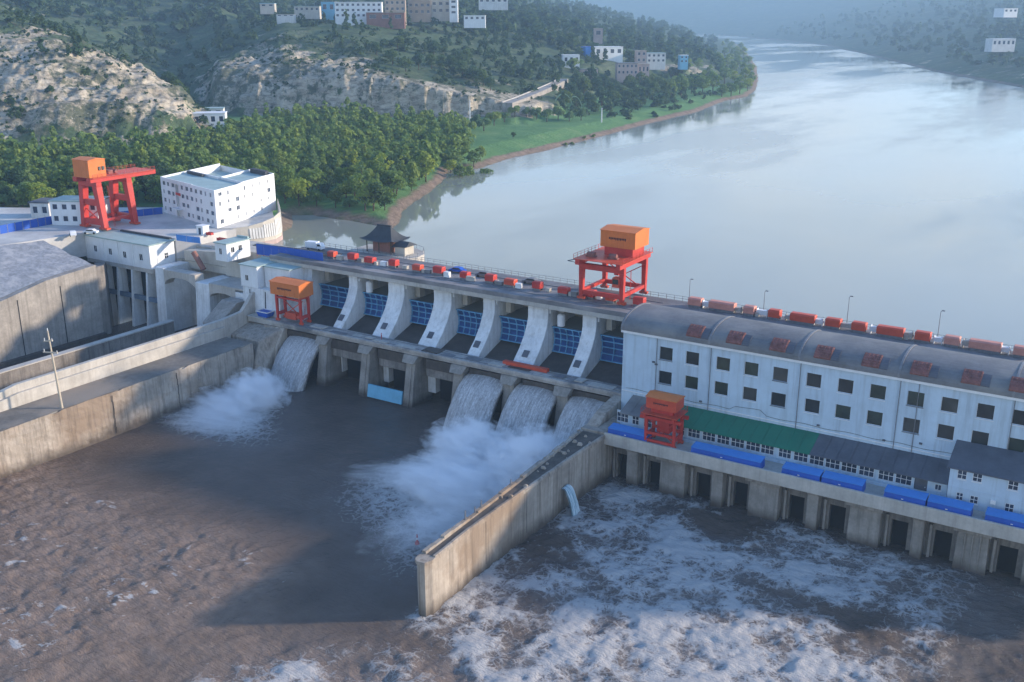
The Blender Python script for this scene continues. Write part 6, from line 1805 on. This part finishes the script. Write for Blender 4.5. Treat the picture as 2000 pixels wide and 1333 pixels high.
for q in (recess, entr): b.add([T(q[0], q[2], -1.0), T(q[1], q[2], -1.0), T(q[1], q[3], -1.0), T(q[0], q[3], -1.0)], [(0, 1, 2, 3)])
b.add([(0, 0, 0), (0, od, 0), (0, od, 11.2), (0, 0, 11.2)], [(3, 2, 1, 0)])
b.add([(0, od, 0), (ow, od, 0), (ow, od, 11.2), (0, od, 11.2)], [(3, 2, 1, 0)])
# front wing parapets, courtyard faces, and the taller right wing
b.box(0, ow - 15, .02, .35, 11.2, 11.9); b.box(0, .35, .36, od - .4, 11.2, 11.9); b.box(.36, ow - 15, 13.2, 13.6, 11.2, 12.0)
b.box(ow - 14.9, ow - .01, .01, .35, 11.2, 11.75); b.box(ow - .35, ow - .01, .36, od, 11.2, 14.6) if False else b.prism([(.36, 11.2), (.36, 11.75), (11, 11.8), (14, 12.2), (od, 12.3), (od, 11.2)], ow - .36, ow - .01, 'x')
b.box(ow - 15, ow - .37, 13.6, 13.95, 11.2, 12.1); b.prism([(13.96, 11.2), (13.96, 12.1), (od, 12.3), (od, 11.2)], ow - 15, ow - 14.65, 'x'); b.box(ow - 14.6, ow - .4, od - .35, od, 11.2, 12.3)
b.v = [(x + SK * y if y > 0 else x, y, z) for x, y, z in b.v]
T2 = facade(b, (ow, 0, 0), (SK, 1, 0), (1, -SK, 0), R_D, 11.2, ro, .3)
MB.build(b, 'wall', M['white'], off_)
inset(T, fo, off_); inset(T2, ro, off_)
b = SB(); b.box(.36, ow - 15.1, .4, 13.1, 11.21, 11.3); b.box(.36, ow - 15.1, 13.65, od - .02, 9.0, 9.2); b.box(ow - 14.9, ow - .4, .4, 13.5, 11.21, 11.35); b.box(ow - 14.6, ow - .4, 14, od - .4, 11.25, 11.45)
b.build('roof', M['roof_teal'], off_)
b = SB(); b.box(2, 13, 11.5, 12.6, 11.31, 12.2); b.build('roof_plant', M['tile'], off_)
b = SB(); b.box(ow - 13, ow - 3, od - 2.4, od - .5, 11.46, 12.9)
b.build('roof_plant', M['tile'], off_)
b = MB(); b.box(11, 14.2, -.25, -.02, 7.2, 8.0); b.build('signboard', M['red'], off_)
b = MB(); b.box(10.0, 15.0, -1.6, -.01, 2.8, 3.05); b.build('canopy', M['trim'], off_)
# bastion
bs_ = wthing('bastion_wall', 'curved beige waterside wall with a pale ribbed band below the office building', 'wall', (-238, 232, 18))
out_ = [(-243.2, 215.4), (-239.0, 218.3), (-236.2, 222.2), (-234.3, 226.5), (-233.9, 231.0), (-236.6, 236.5), (-241.2, 241.2), (-247.0, 246.5), (-253.0, 252.0)]
top = [27.3, 27.3, 27.6, 28.4, 29.3, 29.9, 30.2, 30.4, 30.4]
b = MB(); n = len(out_)
inn = [(x - 1.0, y + .3) for x, y in out_]
inn = [(out_[i][0] * .985 - 3.9 + .0, out_[i][1]) for i in range(n)]
for i in range(n - 1):
    a, c = out_[i], out_[i + 1]; ai, ci = inn[i], inn[i + 1]
    b.hexa([(ai[0], ai[1], 14), (a[0] + .5, a[1] - .3, 14), (c[0] + .5, c[1] - .3, 14), (ci[0], ci[1], 14)], [(ai[0], ai[1], top[i]), (a[0], a[1], top[i]), (c[0], c[1], top[i + 1]), (ci[0], ci[1], top[i + 1])])
b.build('wall_body', M['beige'], bs_)
b = MB()
for i in range(2, n - 1):
    for q in range(5):
        s = (q + .1) / 5; s2 = (q + .82) / 5
        p = [out_[i][k] + (out_[i + 1][k] - out_[i][k]) * s for k in (0, 1)]; p2 = [out_[i][k] + (out_[i + 1][k] - out_[i][k]) * s2 for k in (0, 1)]
        zt = top[i] - .8
        b.hexa([(p[0] - .3, p[1], 23.5), (p[0] + .45, p[1] - .1, 23.5), (p2[0] + .45, p2[1] - .1, 23.5), (p2[0] - .3, p2[1], 23.5)], [(p[0] - .3, p[1], zt), (p[0] + .2, p[1] - .1, zt), (p2[0] + .2, p2[1] - .1, zt), (p2[0] - .3, p2[1], zt)])
b.build('ribbed_band', M['white_old'], bs_)
b = MB()
for i in range(n - 1):
    a, c = out_[i], out_[i + 1]
    b.hexa([(a[0] - .3, a[1], 21), (a[0] + .62, a[1] - .3, 21), (c[0] + .62, c[1] - .3, 21), (c[0] - .3, c[1], 21)], [(a[0] - .3, a[1], 22.3), (a[0] + .55, a[1] - .28, 22.3), (c[0] + .55, c[1] - .28, 22.3), (c[0] - .3, c[1], 22.3)])
b.build('waterline_band', M['pink'], bs_)
# kiosk, red barrier
p = PZ(397, 458, 27.05)
t = thing('kiosk', 'small white kiosk at the corner of the office building', 'kiosk', (p.x, p.y, 27.06))
MB().box(-1.4, 1.4, -1.2, 1.2, 0, 2.6).build('wall', M['white'], t); MB().box(-1.6, 1.6, -1.4, 1.4, 2.601, 2.8).build('roof', M['trim'], t); MB().box(-.5, .5, -1.26, -1.201, .1, 2.1).build('door', M['glass_blue'], t)
for (u, v, w, lab) in [(405, 462, 4.5, 'red steel frame lying by the kiosk'), (438, 468, 5.5, 'longer red steel frame on the headworks edge')]:
    p = PZ(u, v, 26.5)
    b = MB(); b.box(-w / 2, w / 2, -.5, -.4, 0, .8); b.box(-w / 2, w / 2, .4, .5, 0, .8)
    for i in range(6): b.box(-w / 2 + w * i / 5.2, -w / 2 + w * i / 5.2 + .12, -.39, .39, .1, .7)
    o = b.build('steel_frame', M['red'], None, off=(0, 0, 0)); o.location = (p.x, p.y, 26.0 if u > 420 else 27.08); tag(o, lab, 'steel frame')
# low white sheds at the yard edge
def block(name, label, u0, u1, vb, vt, d, dep, wall, roof, rows=1, cols=3, rot=0.0, cat='building', group=None, win='glass_blue', gable=False, parapet=True, zbase=None):
    """free standing house: its foot on row vb at forward distance d"""
    zb = z_at(vb, d) if zbase is None else zbase
    lat = d * ((u0 + u1) / 2 - CX) / (FPX * CP + (CY - vb) * SP)
    x, y = -sh * d + ch * lat, ch * d + sh * lat
    rng_ = d * CP + (H - zb) * SP
    w = (u1 - u0) / FPX * rng_; h = (vb - vt) / FPX * rng_ / CP
    t = thing(name, label, cat, (x, y, zb), HEAD + rot, group)
    ops = []
    if rows * cols:
        cw = w / cols; rh = h / rows
        for i in range(cols):
            for j in range(rows): ops.append((cw * (i + .24), cw * (i + .76), rh * (j + .32), rh * (j + .78)))
    b = MB(); y0 = 0
    T = facade(b, (-w / 2, 0, 0), (1, 0, 0), (0, -1, 0), w, h, ops, .3)
    b.add([(-w / 2, 0, 0), (-w / 2, dep, 0), (-w / 2, dep, h), (-w / 2, 0, h)], [(3, 2, 1, 0)])
    b.add([(w / 2, 0, 0), (w / 2, dep, 0), (w / 2, dep, h), (w / 2, 0, h)], [(0, 1, 2, 3)])
    b.add([(-w / 2, dep, 0), (w / 2, dep, 0), (w / 2, dep, h), (-w / 2, dep, h)], [(3, 2, 1, 0)])
    b.box(-w / 2, w / 2, .02, dep, -6, -.003)
    b.build('wall', M[wall], t)
    for q in ops: window(T, q, t, M['trim'], M[win], 1, 1, .2, .08, False)
    b = MB()
    if gable: b.prism([(-.5, h + .003), (dep / 2, h + dep * .22), (dep + .5, h + .003)], -w / 2 - .4, w / 2 + .4, 'x')
    else: b.box(-w / 2 - .3, w / 2 + .3, -.3, dep + .3, h + .003, h + .4)
    b.build('roof', M[roof], t)
    return t
block('yard_shed', 'low pale shed with a flat roof behind the legs of the big red crane', 100, 196, 440, 396, 318, 9, 'white', 'roof_teal', 2, 5, -.1, zbase=27.06)
block('yard_shed', 'dark low shed at the edge of the yard against the wood', 62, 100, 436, 408, 330, 8, 'white_old', 'roof_dark', 1, 2, -.1, zbase=27.06)

# house under the rocky hill
block('foot_house', 'white house with a terrace at the foot of the rocky hill', 378, 440, 246, 224, 575, 10, 'white', 'trim', 1, 4, .15)
block('foot_house', 'small upper white house with a pale roof behind the terrace house', 398, 436, 226, 214, 598, 8, 'white_old', 'roof_teal', 1, 2, .15)
# on the plateau
PB = [
 ('plateau_building', 'long white building with three rows of windows on the plateau edge', 655, 746, 36, 8, 905, 14, 'white', 'trim', 3, 9, .05),
 ('plateau_building', 'low red-brown brick base building in front of the tower on the plateau', 716, 790, 42, 27, 890, 12, 'brick', 'tan', 1, 3, .05),
 ('plateau_tower', 'tall tan tower block rising out of the top of the picture', 752, 792, 36, -40, 925, 16, 'tan', 'tan', 7, 4, .05),
 ('plateau_building', 'beige block right of the tan tower, wide and plain', 797, 842, 30, -16, 950, 16, 'tan', 'tan', 4, 4, .0),
 ('plateau_building', 'beige stepped block in the middle of the plateau group', 842, 880, 28, -8, 955, 14, 'beige', 'beige', 3, 3, .0),
 ('plateau_tower', 'slim white tower at the right of the plateau group', 878, 894, 30, 2, 945, 10, 'white', 'trim', 3, 1, .0),
 ('plateau_building', 'low white building with a flat roof at the right plateau edge', 906, 948, 41, 32, 930, 12, 'white', 'trim', 1, 4, .0),
 ('plateau_building', 'pale green-white long block behind on the right of the plateau', 935, 992, 8, -4, 1080, 12, 'white_old', 'trim', 1, 5, .0),
 ('plateau_building', 'pale blue roofed hall at the left end of the plateau', 508, 536, 15, 8, 1000, 14, 'beige', 'panel_cyan', 1, 2, .1),
 ('plateau_building', 'cream low houses left of the long white building', 575, 624, 24, 14, 960, 12, 'beige', 'roof_teal', 1, 5, .05),
 ('plateau_building', 'grey blue hall behind the cream houses', 628, 655, 26, 6, 985, 14, 'panel_cyan', 'roof_grey', 1, 2, .05),
 ('plateau_building', 'low white roofed shed at the far left of the plateau edge', 540, 575, 33, 29, 905, 8, 'white_old', 'roof_grey', 1, 3, .05),
]
for a in PB: block(*a)
# village by the river bend
VB = [
 ('village_shed', 'long white shed with a bright blue end wall above the village', 1160, 1218, 110, 94, 985, 14, 'white', 'trim', 1, 4, .25),
 ('village_house', 'small white house at the top of the cliff road', 1100, 1132, 126, 110, 880, 10, 'white', 'trim', 1, 3, .1),
 ('village_tower', 'small brown tower on the green hillside', 1160, 1177, 74, 58, 1085, 8, 'pink', 'tan', 1, 1, .0),
 ('village_house', 'pinkish tall house in the middle of the village', 1243, 1262, 124, 102, 985, 9, 'pink', 'tan', 2, 2, .1),
 ('village_house', 'grey blue house right of the pinkish tall house', 1263, 1300, 124, 106, 1000, 9, 'white_old', 'roof_teal', 2, 4, .1),
 ('village_house', 'pale house with a blue wall at the right end of the village', 1328, 1344, 124, 110, 1025, 8, 'panel_cyan', 'trim', 2, 2, .1),
 ('village_house', 'row of pinkish houses below the white shed', 1205, 1246, 148, 126, 930, 9, 'pink', 'roof_grey', 2, 5, .1),
 ('village_house', 'low pinkish house at the bottom right of the village', 1246, 1268, 146, 128, 935, 9, 'pink', 'tan', 1, 3, .1),
 ('village_house', 'small pinkish terrace beside the cliff road end', 1105, 1128, 160, 146, 850, 8, 'pink', 'tan', 1, 3, .1),
 ('village_house', 'row of weathered pink terraces between the road and the trees', 1132, 1168, 155, 138, 870, 8, 'pink', 'roof_grey', 1, 5, .1),
]
for a in VB: block(*a)
p = z_at(110, 982)
block('village_shed', 'bright blue hall joined to the long white shed', 1143, 1160, 111, 94, 984, 14, 'blue_top', 'blue', 0, 0, .25)
# far bank
block('far_bank_hall', 'pale flat roofed hall high on the far bank at the right', 1958, 1990, 26, 18, 1545, 20, 'white', 'trim', 1, 3, .3)
block('far_bank_house', 'pale house group low on the far bank at the right', 1935, 1985, 92, 78, 1300, 14, 'white_old', 'trim', 1, 5, .2)

# cliff road on its pale retaining wall
rd = wthing('cliff_road_wall', 'pale road ramp on a sloping retaining wall under the sandy cliff', 'road wall', tuple(PZ(1030, 190, 30)))
pts = [(980, 203, 662), (1010, 192, 690), (1040, 180, 722), (1070, 167, 760), (1092, 156, 800)]
b = MB(); k = MB(); L0 = []
for u, v, d in pts:
    z = z_at(v - 2, d); lat = d * (u - CX) / (FPX * CP + (CY - v) * SP)
    L0.append((Vector((-sh * d + ch * lat, ch * d + sh * lat, z))))
for a, c in zip(L0[:-1], L0[1:]):
    nrm = Vector((-(c - a).y, (c - a).x, 0)).normalized() * 7.0
    if nrm.y < 0: nrm = -nrm
    b.hexa([a - Vector((0, 0, 14)), c - Vector((0, 0, 14)), c + nrm - Vector((0, 0, 14)), a + nrm - Vector((0, 0, 14))], [a, c, c + nrm, a + nrm])
    q = nrm.normalized() * .5
    k.hexa([a + Vector((0, 0, .004)), c + Vector((0, 0, .004)), c + q, a + q], [a + Vector((0, 0, .6)), c + Vector((0, 0, .6)), c + q + Vector((0, 0, .6)), a + q + Vector((0, 0, .6))])
b.build('retaining_wall', M['concrete'], rd); k.build('kerb', M['concrete_pale'], rd)

# slender masts by the meadow
def mast(u, v, h, label):
    p = PZ(u, v, G + .6); z = ground(p.x, p.y)
    t = thing('lattice_mast', label, 'mast', (p.x, p.y, z))
    b = MB(); s = h * .028
    for (qx, qy) in ((-1, -1), (1, -1), (1, 1), (-1, 1)): b.bar((qx * s, qy * s, -.5), (qx * .12, qy * .12, h), .16)
    b.build('frame', M['trim'], t)
    b = MB(); n = 9
    for i in range(n):
        z0_, z1_ = h * i / n, h * (i + 1) / n; s0, s1 = s + (.12 - s) * i / n, s + (.12 - s) * (i + 1) / n
        b.bar((-s0, -s0, z0_), (s1, -s1, z1_), .09); b.bar((s0, -s0, z0_), (s1, s1, z1_), .09); b.bar((s0, s0, z0_), (-s1, s1, z1_), .09)
    b.build('bracing', M['trim'], t)
    b = MB(); b.bar((-h * .07, 0, h * .92), (h * .07, 0, h * .92), .14); b.bar((-h * .05, 0, h * .99), (h * .05, 0, h * .99), .14); b.build('crossarm', M['trim'], t)
mast(918, 246, 15, 'pale lattice mast between the dark trees and the willows')
mast(1175, 238, 9, 'short pale lattice mast at the back corner of the meadow')
# pale green garden arches behind the willows
for i, (u, v, w) in enumerate([(1100, 226, 13), (1122, 222, 11)]):
    p = PZ(u, v, G + .6); z = ground(p.x, p.y)
    b = MB()
    for k_ in range(3):
        pr = None
        for j in range(15):
            a = pi * j / 14; q = (w * .5 * cos(a), k_ * 2.4, 11 * sin(a))
            if pr: b.bar(pr, q, .3)
            pr = q
    for j in range(2, 13, 2):
        a = pi * j / 14; b.bar((w * .5 * cos(a), 0, 11 * sin(a)), (w * .5 * cos(a), 4.8, 11 * sin(a)), .22)
    o = b.build('garden_arch', surf('pale_green_paint_%s' % ('a' if i else 'b'), (.30, .42, .26), .7), None, off=(0, 0, 0)); o.location = (p.x, p.y, z); o.rotation_euler = (0, 0, HEAD)
    tag(o, ['pale green hooped garden arch behind the willows', 'narrower pale green hooped arch next to the larger one'][i], 'arch')
# ================================================================== spray and air
def volmat(name, col, dens, noise_scale, seed=0.0, aniso=.2):
    m = bpy.data.materials.new(name); m.use_nodes = True
    nt = m.node_tree; N, L = nt.nodes, nt.links
    for n in list(N):
        if n.type == 'BSDF_PRINCIPLED': N.remove(n)
    out = [n for n in N if n.type == 'OUTPUT_MATERIAL'][0]
    v = N.new('ShaderNodeVolumePrincipled')
    v.inputs['Color'].default_value = (*col, 1)
    v.inputs['Anisotropy'].default_value = aniso
    v.inputs['Density'].default_value = dens
    L.new(v.outputs[0], out.inputs['Volume'])
    if noise_scale:
        tc = N.new('ShaderNodeTexCoord').outputs['Object']
        g = N.new('ShaderNodeTexGradient'); g.gradient_type = 'SPHERICAL'
        L.new(tc, g.inputs['Vector'])
        mp = N.new('ShaderNodeMapping'); mp.inputs['Location'].default_value = (seed, seed * .7, seed * .3)
        L.new(tc, mp.inputs['Vector'])
        f = n_noise(nt, noise_scale, 8, .68, mp.outputs['Vector'], (.75, 1.5, 1.1))
        k = n_math(nt, 'ADD', g.outputs['Fac'], n_math(nt, 'MULTIPLY', n_math(nt, 'SUBTRACT', f, .5), 2.3))
        d = n_ramp(nt, k, [(.12, 0.0), (.85, 1.0)])
        L.new(n_math(nt, 'MULTIPLY', d, dens), v.inputs['Density'])
    return m
def puff(x, y, z, rx, ry, rz, dens, label, seed, yaw=0.0):
    b = MB(); b.sphere((0, 0, 0), 1.0, 20, 12)
    o = b.build('spray_mist', volmat('spray', (.985, .99, 1.0), dens, 3.4, seed, .0), None, off=(0, 0, 0))
    o.location = (x, y, z); o.scale = (rx, ry, rz); o.rotation_euler = (0, 0, yaw)
    tag(o, label, 'mist', kind='stuff')
puff(-176.8, 164.5, 2.0, 9, 8, 7.0, 1.0, 'white mist where the first sluice hits the water', 1.3)
puff(-179.5, 157, 1.0, 12, 9, 4.6, .55, 'white mist rolling off the first sluice towards the training wall', 2.6)
puff(-176, 150, .2, 15, 9, 2.4, .3, 'low thin mist trailing from the first sluice', 3.1, .3)
puff(-113, 164, 2.0, 13, 9, 8.0, .9, 'white mist below the middle sluice', 4.1)
puff(-98, 163, 2.5, 10, 13, 9.0, .9, 'white mist against the dividing wall below the last two sluices', 5.2)
puff(-108, 152, 1.2, 16, 13, 5.5, .5, 'broad white mist rolling out from the right hand sluices', 6.3)
puff(-119, 150, .4, 15, 8, 3.0, .3, 'thin streaming mist on the left side of the large spray', 7.7, .5)
puff(-103, 137, .2, 9, 18, 2.6, .3, 'thin mist drifting along the dividing wall', 8.4, -.2)
hz = MB()
hz.box(-2600, 700, -60, 6400, -12, 345)
mh = volmat('air', (.50, .74, 1.0), 0.00016, 0)
tag(hz.build('haze', mh), 'pale blue air haze filling the valley', 'haze', kind='stuff')
